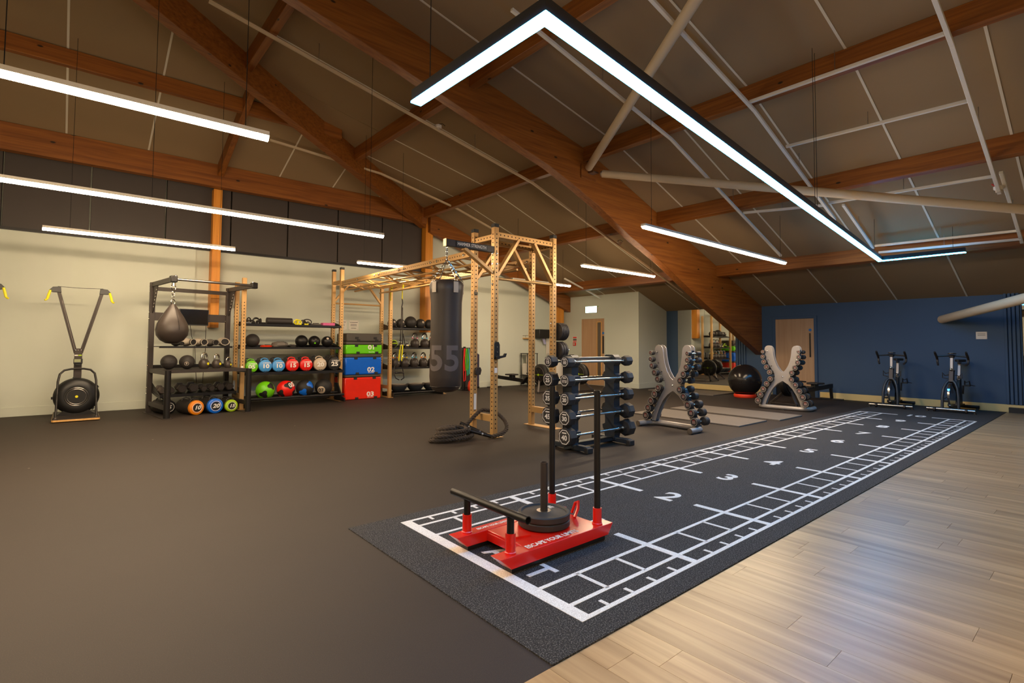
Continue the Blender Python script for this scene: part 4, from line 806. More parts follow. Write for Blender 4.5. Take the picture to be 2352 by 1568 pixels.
s3 = B().prism([(-0.62, 0.315), (-0.05, 0.40), (-0.05, 0.415), (-0.62, 0.33)], (0.02, 0, 0), (0, 1, 0), (0, 0, 1), W-0.04).obj('sloping_shelf', BLACK, br); B().bar((0.02, -0.62, 0.33), (W-0.02, -0.62, 0.33), 0.02, 0.05).obj('front_lip', BLACK, s3)
for x in (0.03, W-0.03): B().prism([(-0.64, 0.27), (-0.02, 0.36), (-0.02, 0.56), (-0.64, 0.33)], (x-0.003, 0, 0), (0, 1, 0), (0, 0, 1), 0.006).obj('end_bracket', BLACK, br)
BR = Matrix.Translation((-0.72, 9.0, 0)) @ Matrix.Rotation(math.radians(7), 4, 'Z')
def brp(x, y, z): return tuple(BR @ Vector((x, y, z)))
RA = math.radians(7)
tv = thing('wall_screen', 'black flat screen mounted on the boxing rack', 'screen', brp(0.67, -0.03, 1.755), RA)
B().span(-0.25, 0.25, -0.045, -0.012, -0.155, 0.155).obj('casing', PLAST, tv, 0.006); B().span(-0.235, 0.235, -0.0465, -0.045, -0.135, 0.142).obj('display', SCREEN, tv); B().span(-0.05, 0.05, -0.012, 0.012, -0.05, 0.05).obj('mount', BLACK, tv)
B().tube([(-0.05, 0.0, -0.155), (-0.01, 0.05, -0.35), (0.06, 0.06, -0.6), (0.08, 0.05, -0.95), (0.1, 0.05, -1.35)], 0.005, 6).obj('cable', BLACK, tv); B().tube([(0.22, 0.0, -0.155), (0.23, 0.04, -0.4), (0.24, 0.05, -0.55), (0.22, 0.05, -0.95), (0.2, 0.05, -1.3)], 0.005, 6).obj('cable', BLACK, tv)
pear = thing('speed_bag', 'large pear shaped brown black punch bag hanging from a chain', 'punch bag', brp(0.02, -1.22, 1.25))
B().lathe([(0, 0), (0.09, 0.012), (0.17, 0.06), (0.225, 0.14), (0.24, 0.23), (0.222, 0.33), (0.165, 0.45), (0.1, 0.56), (0.05, 0.64), (0.03, 0.665), (0, 0.67)], 36).obj('bag_body', VINYL, pear)
for a in range(4):
    w = a*PI/2+0.3; B().tube([(0.242*math.cos(w), 0.242*math.sin(w), 0.23), (0.224*math.cos(w), 0.224*math.sin(w), 0.33), (0.167*math.cos(w), 0.167*math.sin(w), 0.45), (0.102*math.cos(w), 0.102*math.sin(w), 0.56), (0.05*math.cos(w), 0.05*math.sin(w), 0.64)], 0.004, 6).obj('seam', BLACK, pear)
B().torus((0, 0, 0.7), 0.045, 0.008, (0.7, -0.7, 0), 20, 8).obj('ring', CHROME, pear); B().torus((0, 0, 0.80), 0.022, 0.006, (0.7, 0.7, 0), 14, 8).obj('swivel', CHROME, pear); B().torus((0, 0, 0.855), 0.03, 0.007, (0.7, -0.7, 0), 16, 8).obj('link', CHROME, pear); B().torus((0, 0, 0.945), 0.05, 0.008, (0.7, -0.7, 0), 20, 8).obj('ring', CHROME, pear); B().cyl((0, 0, 0.97), (0, 0, 1.03), 0.03, n=14).obj('mount', CHROME, pear)
def glove(label, x, z, m_, rot, R_=0.07, y=-0.24):
    t = thing('boxing_glove', label, 'boxing glove', brp(x, y, z), RA+rot, 'boxing gloves on the upper shelf')
    B().lathe([(0.0, -0.03), (R_*0.6, 0.0), (R_, 0.06), (R_*0.98, 0.12), (R_*0.72, 0.17), (R_*0.66, 0.19)], 20, (0, 0.13, R_*0.85), (0, -1, 0), 1.0, 0.85).obj('fist', m_, t)
    B().lathe([(R_*0.66, 0.19), (R_*0.76, 0.215), (R_*0.8, 0.27), (R_*0.7, 0.27), (R_*0.6, 0.2)], 20, (0, 0.13, R_*0.85), (0, -1, 0), 1.0, 0.85).obj('cuff', m_, t); B().lathe([(R_*0.775, 0.235), (R_*0.80, 0.237), (R_*0.81, 0.256), (R_*0.79, 0.258)], 20, (0, 0.13, R_*0.85), (0, -1, 0), 1.0, 0.85).obj('cuff_stripe', LETTERK, t)
    B().ball((R_*0.8, 0.03, R_*0.8), R_*0.42, 14, (0.8, 1.4, 0.8)).obj('thumb', m_, t)
glove('small dark boxing glove beside the pear bag', 0.36, 1.206, RUB, 0.3, 0.055); glove('pale boxing glove with its thumb towards the pear bag', 0.53, 1.206, PALE, 0.45, 0.088); glove('pale boxing glove lying in the middle of the upper shelf', 0.73, 1.206, PALE, 0.3, 0.088); glove('dark grey boxing glove with its open cuff showing', 0.93, 1.206, GREYF, 0.3, 0.08); glove('larger pale boxing glove by the rack post', 1.14, 1.206, PALE, -0.1, 0.1)
slam_ball('slam_ball', 0.128, 'ribbed black slam ball by the boxing rack upright', 'balls on the boxing rack', brp(0.12, -0.7, 0.801), RUB, 2)
slam_ball('slam_ball', 0.124, 'black slam ball with a round pale badge on the boxing rack', 'balls on the boxing rack', brp(0.40, -0.7, 0.801), RUB, 0, '9', rot=-0.2)
for x, R_, lb in ((0.69, 0.092, 'black kettlebell with chrome handle beside the badged ball'), (0.90, 0.084, 'middle black kettlebell with chrome handle on the boxing rack'), (1.10, 0.066, 'smallest black kettlebell with chrome handle on the boxing rack')): kettlebell(lb, 'kettlebells on the boxing rack', brp(x, -0.65, 0.801), R_, RA+0.5)
def hex_dumbbell(label, x, R_, L_=0.26):
    t = thing('hex_dumbbell', label, 'dumbbell', brp(x, -0.35, 0.37), RA, 'hex dumbbells on the boxing rack'); a = math.atan(0.085/0.57); t.rotation_euler = (a, 0, RA)
    z = R_*0.866+0.012
    for s in (-1, 1): B().lathe([(R_*0.8, 0), (R_, 0.02), (R_, L_*0.28), (R_*0.75, L_*0.33)], 6, (0, s*L_*0.5, z), (0, -s, 0)).obj('hex_head', HEXR, t, 0.003)
    B().cyl((0, -L_*0.3, z), (0, L_*0.3, z), 0.016, n=12).obj('handle', CHROME, t)
for x, R_, lb in ((0.09, 0.062, 'hex dumbbell nearest the rack upright at the pear bag end'), (0.235, 0.055, 'hex dumbbell half hidden by the front leg'), (0.40, 0.08, 'third hex dumbbell on the sloping shelf'), (0.585, 0.085, 'fourth and largest hex dumbbell on the sloping shelf'), (0.755, 0.06, 'fifth hex dumbbell, small, on the sloping shelf'), (0.89, 0.058, 'sixth hex dumbbell, smallest, on the sloping shelf'), (1.045, 0.074, 'seventh hex dumbbell on the sloping shelf'), (1.2, 0.076, 'last hex dumbbell at the gold post end of the sloping shelf')): hex_dumbbell(lb, x, R_)
gF = 'weight bags on the floor under the boxing rack'
power_bag('orange ended weight bag marked 10 on the floor', brp(0.50, -0.98, 0), ORANGE, '10', gF, 0.128, 0.5, RA+0.2, True)
power_bag('blue ended weight bag marked 20 on the floor', brp(0.80, -0.98, 0), BLUEV, '20', gF, 0.135, 0.52, RA+0.08, True)
power_bag('lime ended weight bag marked 15 on the floor', brp(1.08, -0.95, 0), LIME, '15', gF, 0.112, 0.5, RA+0.0, True)
power_bag('black ended weight bag tucked behind the orange one', brp(0.2, -0.5, 0), LETTERK, '5', gF, 0.12, 0.46, RA+0.2, True)

# ------------------------------------------------------------------ ski machines
def ski(label, loc):
    t = thing('ski_machine', label, 'ski machine', loc)
    B().prism([(-0.28, -0.66), (0.28, -0.66), (0.3, -0.64), (0.3, 0.6), (-0.3, 0.6), (-0.3, -0.64)], (0, 0, 0.012), (1, 0, 0), (0, 1, 0), 0.03).obj('platform', OAKLIP, t, 0.004); B().prism([(-0.275, -0.655), (0.275, -0.655), (0.295, -0.635), (0.295, 0.595), (-0.295, 0.595), (-0.295, -0.635)], (0, 0, 0.0425), (1, 0, 0), (0, 1, 0), 0.006).obj('rubber_top', GRAPH, t)
    pts = [(-0.255, -0.56, 0.05), (-0.25, -0.45, 0.2), (-0.245, -0.2, 0.62), (-0.225, -0.14, 0.74), (-0.17, -0.1, 0.80), (-0.08, -0.08, 0.82), (0.08, -0.08, 0.82), (0.17, -0.1, 0.80), (0.225, -0.14, 0.74), (0.245, -0.2, 0.62), (0.25, -0.45, 0.2), (0.255, -0.56, 0.05)]
    B().tube(pts, 0.016, 12).obj('tube_frame', BLACK, t)
    for s in (-1, 1): B().lathe([(0.035, 0), (0.035, 0.006), (0.02, 0.03)], 14, (s*0.255, -0.56, 0.048)).obj('tube_foot', GRAPH, t)
    B().bar((0, 0.06, 0.3), (0, 0.06, 1.16), 0.105, 0.07, (0, 1, 0)).obj('column', GRAPH, t, 0.005)
    B().lathe([(0.0, -0.1), (0.14, -0.1), (0.16, -0.085), (0.2, -0.09), (0.27, -0.06), (0.305, -0.01), (0.305, 0.06), (0.27, 0.1), (0.0, 0.1)], 44, (0, -0.06, 0.36), (0, 1, 0)).obj('flywheel_housing', PLAST, t)
    for q in (0.15, 0.125): B().torus((0, -0.163, 0.36), q, 0.005, (0, 1, 0), 36, 6).obj('housing_ring', STEEL, t)
    B().cyl((0, -0.166, 0.36), (0, -0.16, 0.36), 0.022, n=6).obj('hub_badge', YELLOW, t)
    for a in (0.5, 1.7, 3.2, 5.5): B().box((0.305*math.cos(a), -0.04, 0.36+0.305*math.sin(a)), (0.04, 0.06, 0.04), Matrix.Rotation(-a, 3, 'Y')).obj('housing_clip', PLAST, t, 0.004)
    B().prism([(-0.26, 0.05), (0.26, 0.05), (0.12, 0.16), (-0.12, 0.16)], (0, 0.02, 0), (1, 0, 0), (0, 0, 1), 0.12).obj('housing_foot', BLACK, t)
    for s in (-1, 1):
        B().bar((s*0.035, 0.06, 1.08), (s*0.29, 0.02, 2.14), 0.05, 0.06, (0, 1, 0)).obj('arm', GRAPH, t, 0.004)
        B().prism([(-0.05, -0.05), (0.06, -0.05), (0.11, -0.02), (0.06, 0.04), (-0.04, 0.05)], (s*0.3, 0.05, 2.15), (s, 0, 0), (0, 0, 1), 0.07*s).obj('pulley_head', PLAST, t, 0.005)
        B().tube([(s*0.39, -0.02, 2.13), (s*0.41, -0.03, 2.05), (s*0.425, -0.03, 1.98)], 0.018, 10, rs=[0.017, 0.02, 0.018]).obj('handle', YELLOW, t); B().tube([(s*0.425, -0.03, 1.985), (s*0.435, -0.04, 1.968), (s*0.455, -0.05, 1.962)], 0.014, 8).obj('handle_tip', YELLOW, t)
        B().tube([(s*0.27, 0.0, 2.12), (s*0.2, 0.0, 1.8), (s*0.05, 0.02, 1.14)], 0.004, 6).obj('drive_cord', STEEL, t)
    B().tube([(-0.3, 0.0, 2.2), (0, 0.0, 2.19), (0.3, 0.0, 2.2)], 0.004, 6).obj('cross_cord', BLACK, t)
    mon = B().box((0.0, -0.01, 0.945), (0.12, 0.035, 0.085)).obj('monitor', PLAST, t, 0.006); B().box((-0.008, -0.0285, 0.955), (0.085, 0.002, 0.05)).obj('display', LCD, mon); B().box((0.0, -0.02, 0.885), (0.08, 0.05, 0.025)).obj('monitor_bracket', PLAST, t, 0.004)
    B().box((0.025, 0.022, 1.045), (0.045, 0.004, 0.018)).obj('yellow_label', LIME, t); B().box((-0.025, 0.022, 1.045), (0.045, 0.004, 0.018)).obj('white_label', LETTER, t)
    bolts(t, [((x, 0.024, 1.13+0.05*(abs(x) < 0.04)*0), (0, -1, 0)) for x in (-0.035, 0, 0.035)], 0.008); return t
k1 = ski('black ski machine with yellow handles against the sage wall', (-1.73, 9.02, 0))
dup(k1, (-3.07, 9.05, 0), 0, 'second ski machine cut off by the left edge, only its yellow handle in view')

# ------------------------------------------------------------------ fixed barbell rack
bq = thing('barbell_rack', 'slate grey upright rack holding fixed barbells beside the track', 'barbell rack', (3.2, 1.88, 0))
for xx in (-0.37, 0.43):
    w = 0.075; ys = []; pr = [(-0.07, 0.06), (0.07, 0.06), (w+0.015, 0.14)]
    for k in range(5): z = 0.2+0.218*k; pr += [(w, z-0.06), (w+0.035, z-0.02), (w+0.045, z+0.03), (w, z+0.05)]
    pr += [(0.09, 1.12), (0.06, 1.15)]; pr = pr + [(-a, b) for a, b in reversed(pr[2:])]
    B().prism(pr, (xx-0.06, 0, 0), (0, 1, 0), (0, 0, 1), 0.12).obj('tower', SLATE, bq, 0.008)
    B().bar((xx, -0.29, 0.05), (xx, 0.29, 0.05), 0.08, 0.06).obj('cross_foot', SLATE, bq, 0.008)
    for s in (-1, 1): B().box((xx, s*0.29, 0.035), (0.1, 0.06, 0.07)).obj('foot_pad', RUB, bq, 0.01)
    B().bar((xx, -0.02, 0.02), (xx, 0.02, 0.14), 0.1, 0.16).obj('tower_base', SLATE, bq, 0.006)
B().bar((-0.4, 0, 0.06), (0.45, 0, 0.06), 0.1, 0.055).obj('floor_beam', SLATE, bq, 0.006); B().bar((-0.37, 0, 1.1), (0.43, 0, 1.1), 0.07, 0.05).obj('top_beam', STEEL, bq, 0.006)
def barbell(num, y, z, R_, lb):
    t = thing('fixed_barbell', lb, 'barbell', (3.2, y, z), 0, 'fixed barbells on the slate rack')
    for s in (-1, 1):
        x0 = -0.62 if s < 0 else 0.62
        B().lathe([(R_*0.9, 0), (R_, 0.012), (R_, 0.1), (R_*0.86, 0.125), (R_*0.4, 0.13)], 8, (x0, 0, 0), (-s, 0, 0)).obj('head', RUB, t, 0.004, 20)
    b = B(); n = 8; ro, ri = R_*0.80, R_*0.72; vs = []
    for q in (ro, ri): vs += [(-0.6215, q*math.cos(2*PI*(i+0.5)/n), q*math.sin(2*PI*(i+0.5)/n)) for i in range(n)]
    b.add(vs, [(i, (i+1) % n, n+(i+1) % n, n+i) for i in range(n)]).obj('label_outline', LETTER, t, smooth=0)
    lettering(num, R_*(0.72 if len(num) < 3 else 0.5), LETTER, (-0.622, 0, -R_*0.1), (0, -1, 0), (0, 0, 1), t, 0.001, 0.03, 1.1); B().box((-0.6215, 0, R_*0.42), (0.001, R_*0.6, R_*0.13)).obj('label_bar', LETTER, t)
    B().cyl((-0.5, 0, 0), (0.5, 0, 0), 0.0145, n=14).obj('bar', CHROME, t)
    for s in (-1, 1): B().cyl((s*0.46, 0, 0), (s*0.5, 0, 0), 0.03, n=14).obj('collar', CHROME, t)
for num, k, R_ in (('10', 4, 0.068), ('17.5', 3, 0.08), ('20', 2, 0.083), ('30', 1, 0.1), ('40', 0, 0.112)): barbell(num, 1.745, 0.2+0.218*k, R_, ('topmost fixed barbell marked 10 in the near column', 'second fixed barbell down marked 17.5 in the near column', 'middle fixed barbell marked 20 in the near column', 'fixed barbell marked 30 just above the lowest in the near column', 'lowest and largest fixed barbell marked 40 in the near column')[4-k])
for num, k, R_ in (('15', 4, 0.074), ('25', 3, 0.092), ('35', 2, 0.104), ('45', 1, 0.114)): barbell(num, 2.025, 0.2+0.218*k, R_, 'fixed barbell in the column nearer the rig, %s from the top' % ('first', 'second', 'third', 'fourth')[4-k])

# ------------------------------------------------------------------ X-shaped dumbbell racks
XO = [(0, 0.745), (0.05, 0.79), (0.105, 0.88), (0.145, 0.99), (0.165, 1.1), (0.175, 1.2), (0.19, 1.245), (0.22, 1.275), (0.265, 1.285), (0.305, 1.27), (0.33, 1.235), (0.335, 1.18), (0.325, 1.08), (0.295, 0.97), (0.25, 0.88), (0.195, 0.79), (0.155, 0.72), (0.145, 0.66), (0.165, 0.59), (0.215, 0.51), (0.28, 0.40), (0.34, 0.28), (0.385, 0.17), (0.405, 0.08), (0.33, 0.08), (0.305, 0.17), (0.25, 0.3), (0.18, 0.42), (0.1, 0.51), (0, 0.575)]
XP = XO[:-1] + [XO[-1]] + [(-a, b) for a, b in reversed(XO[1:-1])]
DBS = [((0.335, 1.155), 0.036), ((0.335, 1.055), 0.045), ((0.315, 0.95), 0.05), ((0.265, 0.845), 0.053), ((0.205, 0.745), 0.053), ((0.195, 0.61), 0.055), ((0.265, 0.51), 0.058), ((0.335, 0.395), 0.062), ((0.392, 0.282), 0.064), ((0.44, 0.157), 0.066)]
DPAL = tint('dumbbell_label', (140, 116, 108), 0.5); DRED = tint('dumbbell_red', (140, 46, 40), 0.5)
DBM = {}
def db_parts(R_):
    if R_ not in DBM:
        DBM[R_] = (B().lathe([(R_*0.92, 0), (R_, 0.006), (R_, 0.075), (R_*0.85, 0.085)], 20, (-0.16, 0, 0), (1, 0, 0)).mesh('head', RUB), B().lathe([(R_*0.85, 0), (R_, 0.01), (R_, 0.079), (R_*0.92, 0.085)], 20, (0.075, 0, 0), (1, 0, 0)).mesh('head', RUB), B().cyl((-0.08, 0, 0), (0.08, 0, 0), 0.014, n=12).mesh('handle', CHROME),
                   B().torus((-0.1605, 0, 0), R_*0.82, 0.0025, (1, 0, 0), 20, 5).mesh('label_ring', PALE), B().box((-0.1605, 0, 0.0), (0.002, R_*0.8, R_*0.62)).mesh('label_patch', DPAL), B().box((-0.161, 0, R_*0.42), (0.002, R_*0.6, R_*0.2)).mesh('label_stripe', DRED))
    return DBM[R_]
def xrack(loc, rot, flip, which, near):
    t = thing('dumbbell_rack', 'silver X-shaped dumbbell rack, ' + which, 'dumbbell rack', loc, rot, 'X-shaped dumbbell racks')
    for xx in (-0.05, 0.038): B().prism(XP, (xx, 0, 0), (0, 1, 0), (0, 0, 1), 0.012).obj('side_plate', SILVER, t, 0.003)
    for s in (-1, 1):
        pts = [q[0] for q in DBS]
        B().prism([(s*0.16, 0.6), (s*0.38, 0.12), (s*0.41, 0.12), (s*0.2, 0.62)][::s], (-0.038, 0, 0), (0, 1, 0), (0, 0, 1), 0.076).obj('inner_tray', SLATE, t)
        B().prism([(s*0.15, 0.72), (s*0.31, 1.0), (s*0.325, 1.2), (s*0.31, 1.2), (s*0.28, 1.02)][::s], (-0.038, 0, 0), (0, 1, 0), (0, 0, 1), 0.076).obj('inner_tray', SLATE, t)
        for y, z in ((0.28, 1.17), (0.26, 1.0), (0.2, 0.87)): B().lathe([(0.012, 0), (0.012, 0.008), (0, 0.012)], 10, (-0.05, s*y, z), (-1, 0, 0)).obj('bolt', CHROME, t)
    B().lathe([(0.012, 0), (0.012, 0.008), (0, 0.012)], 10, (-0.05, 0, 0.66), (-1, 0, 0)).obj('bolt', CHROME, t)
    f = -1 if flip else 1; r_ = 0.042
    path = [(-0.3*f, 0.47, 0.045), (-0.1*f, 0.465, 0.045), (-0.02*f, 0.445, 0.045), (0.03*f, 0.4, 0.045), (0.05*f, 0.34, 0.045), (0.05*f, 0, 0.045), (0.05*f, -0.34, 0.045), (0.03*f, -0.4, 0.045), (-0.02*f, -0.445, 0.045), (-0.1*f, -0.465, 0.045), (-0.3*f, -0.47, 0.045)]
    B().tube(path, r_, 16).obj('base_tube', SILVER, t)
    for s in (-1, 1):
        B().box((-0.2*f, s*0.468, 0.01), (0.1, 0.06, 0.02)).obj('rubber_foot', RUB, t); B().cyl((-0.305*f, s*0.47, 0.045), (-0.3*f, s*0.47, 0.045), r_*0.96, n=16).obj('tube_cap', STEEL, t)
        B().box((-0.0, s*0.385, 0.085), (0.09, 0.1, 0.03)).obj('base_bracket', SLATE, t, 0.004)
    B().box((0.05*f, 0, 0.006), (0.08, 0.05, 0.012)).obj('rubber_foot', RUB, t)
    for s, arm_ in ((1, 'wall side'), (-1, 'track side')):
        for k, ((y, z), R_) in enumerate(DBS):
            p = t.matrix_world @ Vector((0, 0, 0)); c_, s_ = math.cos(rot), math.sin(rot)
            d = thing('dumbbell', 'black round dumbbell on the %s dumbbell rack, %s arm, %s from the top' % (near, arm_, ('first', 'second', 'third', 'fourth', 'fifth', 'sixth', 'seventh', 'eighth', 'ninth', 'tenth')[k]), 'dumbbell', (loc[0]-s_*s*y, loc[1]+c_*s*y, z), rot, 'dumbbells on the X-shaped racks')
            for nm_, me in zip(('head', 'head', 'handle', 'label_ring', 'label_patch', 'label_stripe'), db_parts(R_)): put(nm_, me, d)
            B().box((0, -s*0.02, -0.024), (0.07, 0.05, 0.012)).obj('cradle', CHROME, t, loc=(0, s*y-s*0.015, z))
xrack((5.3, 2.0, 0), math.radians(-4), False, 'the nearer one beside the barbells', 'nearer'); xrack((9.1, 1.93, 0), math.radians(4), True, 'the farther one in front of the pale door', 'farther')

# ------------------------------------------------------------------ spin bikes
def bike(label, loc, rot):
    t = thing('spin_bike', label, 'exercise bike', loc, rot, 'spin bikes by the navy wall')
    B().cyl((0.52, -0.37, 0.055), (0.52, 0.37, 0.055), 0.03, n=16).obj('front_stabiliser', STEEL, t)
    for s in (-1, 1):
        B().lathe([(0.03, -0.02), (0.045, -0.016), (0.045, 0.016), (0.03, 0.02)], 16, (0.545, s*0.24, 0.048), (0, 1, 0)).obj('transport_wheel', GRAPH, t); B().cyl((0.52, s*0.36, 0.0), (0.52, s*0.36, 0.03), 0.022, n=12).obj('levelling_foot', RUB, t); B().cyl((-0.52, s*0.22, 0.0), (-0.52, s*0.22, 0.03), 0.022, n=12).obj('levelling_foot', RUB, t)
        B().tube([(0.52, s*0.125, 0.07), (0.5, s*0.122, 0.3), (0.46, s*0.105, 0.46), (0.42, s*0.07, 0.56), (0.39, s*0.03, 0.61), (0.375, 0, 0.63)], 0.025, 12).obj('fork_leg', SLATE, t)
    B().cyl((-0.52, -0.25, 0.055), (-0.52, 0.25, 0.055), 0.03, n=16).obj('rear_stabiliser', BLACK, t)
    B().lathe([(0.0, -0.012), (0.2, -0.012), (0.215, -0.016), (0.24, -0.016), (0.24, 0.016), (0.215, 0.016), (0.2, 0.012), (0, 0.012)], 44, (0.4, 0, 0.33), (0, 1, 0)).obj('flywheel', GRAPH, t); B().lathe([(0.236, -0.0165), (0.2445, -0.0165), (0.2445, 0.0165), (0.236, 0.0165)], 44, (0.4, 0, 0.33), (0, 1, 0)).obj('flywheel_rim', CHROME, t)
    B().bar((0.38, 0, 0.58), (0.33, 0, 0.80), 0.075, 0.085, (1, 0, 0)).obj('head_tube', GRAPH, t, 0.008); B().bar((0.33, 0, 0.78), (0.29, 0, 1.07), 0.045, 0.055, (1, 0, 0)).obj('handlebar_post', SILVER, t, 0.004)
    B().ball((0.385, 0.0, 0.83), 0.026, 14).obj('adjust_knob', CHROME, t); B().cyl((0.33, 0, 0.83), (0.385, 0, 0.83), 0.01, n=8).obj('knob_stem', CHROME, t)
    B().box((0.29, 0, 1.08), (0.09, 0.075, 0.05)).obj('handlebar_clamp', BLACK, t, 0.01)
    B().tube([(0.3, -0.23, 1.08), (0.29, -0.12, 1.09), (0.28, 0, 1.1), (0.29, 0.12, 1.09), (0.3, 0.23, 1.08)], 0.016, 10).obj('handlebar', BLACK, t)
    for s in (-1, 1):
        B().tube([(0.42, s*0.24, 1.17), (0.38, s*0.24, 1.13), (0.3, s*0.24, 1.08), (0.24, s*0.24, 1.02), (0.25, s*0.235, 0.95), (0.33, s*0.21, 0.91)], 0.02, 10, rs=[0.018, 0.022, 0.021, 0.019, 0.02, 0.018]).obj('grip_horn', RUB, t)
    B().prism([(-0.07, -0.06), (0.06, -0.05), (0.09, 0), (0.06, 0.05), (-0.07, 0.06)], (0.3, 0, 1.125), (1, 0, 0), (0, 1, 0), 0.022).obj('console', PLAST, t, 0.006); B().box((0.3, 0, 1.149), (0.08, 0.06, 0.004)).obj('console_screen', STEEL, t)
    B().bar((0.37, 0, 0.58), (-0.12, 0, 0.3), 0.06, 0.1).obj('main_beam', GRAPH, t, 0.01); B().bar((0.46, 0, 0.085), (-0.5, 0, 0.085), 0.06, 0.05).obj('floor_beam', BLACK, t, 0.006)
    B().prism([(-0.32, 0.1), (0.02, 0.1), (-0.1, 0.45), (-0.2, 0.62), (-0.27, 0.62)], (0, 0.03, 0), (1, 0, 0), (0, 0, 1), 0.06).obj('seat_mast', BLACK, t, 0.008)
    B().bar((-0.22, 0, 0.6), (-0.31, 0, 0.93), 0.045, 0.055, (1, 0, 0)).obj('seat_post', SILVER, t, 0.004); B().ball((-0.17, 0.0, 0.66), 0.024, 14).obj('adjust_knob', CHROME, t)
    B().bar((-0.38, 0, 0.94), (-0.22, 0, 0.94), 0.04, 0.035).obj('saddle_slide', BLACK, t, 0.004)
    B().prism([(0.13, -0.018), (0.14, 0.018), (0.02, 0.035), (-0.08, 0.09), (-0.14, 0.08), (-0.14, -0.08), (-0.08, -0.09), (0.02, -0.035)], (-0.3, 0, 0.965), (1, 0, 0), (0, 1, 0), 0.05).obj('saddle', RUB, t, 0.015)
    B().lathe([(0.0, -0.02), (0.13, -0.02), (0.15, 0.0), (0.13, 0.02), (0, 0.02)], 30, (0.02, -0.06, 0.34), (0, 1, 0)).obj('chain_guard', PLAST, t); B().bar((0.02, -0.06, 0.34), (0.38, -0.06, 0.34), 0.03, 0.14).obj('chain_case', PLAST, t, 0.01)
    for s in (-1, 1):
        B().bar((0.02, s*0.1, 0.34), (0.02-s*0.0, s*0.11, 0.34+s*0.17), 0.02, 0.03, (0, 1, 0)).obj('crank', BLACK, t); B().box((0.02, s*0.17, 0.34+s*0.17), (0.1, 0.09, 0.03)).obj('pedal', PLAST, t, 0.005)
        B().tube([(0.0, s*0.13, 0.35+s*0.17), (0.06, s*0.14, 0.43+s*0.17), (0.1, s*0.17, 0.4+s*0.17), (0.06, s*0.21, 0.43+s*0.17), (0.0, s*0.21, 0.35+s*0.17)], 0.01, 6).obj('toe_cage', RUB, t); B().tube([(-0.03, s*0.2, 0.36+s*0.17), (-0.1, s*0.22, 0.34+s*0.17), (-0.14, s*0.26, 0.33+s*0.17)], 0.007, 5).obj('toe_strap', RUB, t)
        B().tube([(0.34, s*0.05, 0.72), (0.32, s*0.11, 0.7), (0.3, s*0.15, 0.76), (0.32, s*0.15, 0.66), (0.34, s*0.06, 0.64)], 0.009, 6).obj('bottle_cage', RUB, t)
    B().lathe([(0.025, 0.0), (0.03, 0.06), (0.036, 0.07), (0.036, 0.09), (0, 0.09)], 14, (0.26, 0.0, 0.72)).obj('resistance_knob', BLACK, t)
    return t
b1 = bike('spin bike farther from the track corner, its rear at the navy wall', (11.62, 0.66, 0.0064), math.radians(183)); b2 = dup(b1, (11.72, -0.33, 0.0064), math.radians(178), 'spin bike nearest the oak floor, close to the fluted strips')
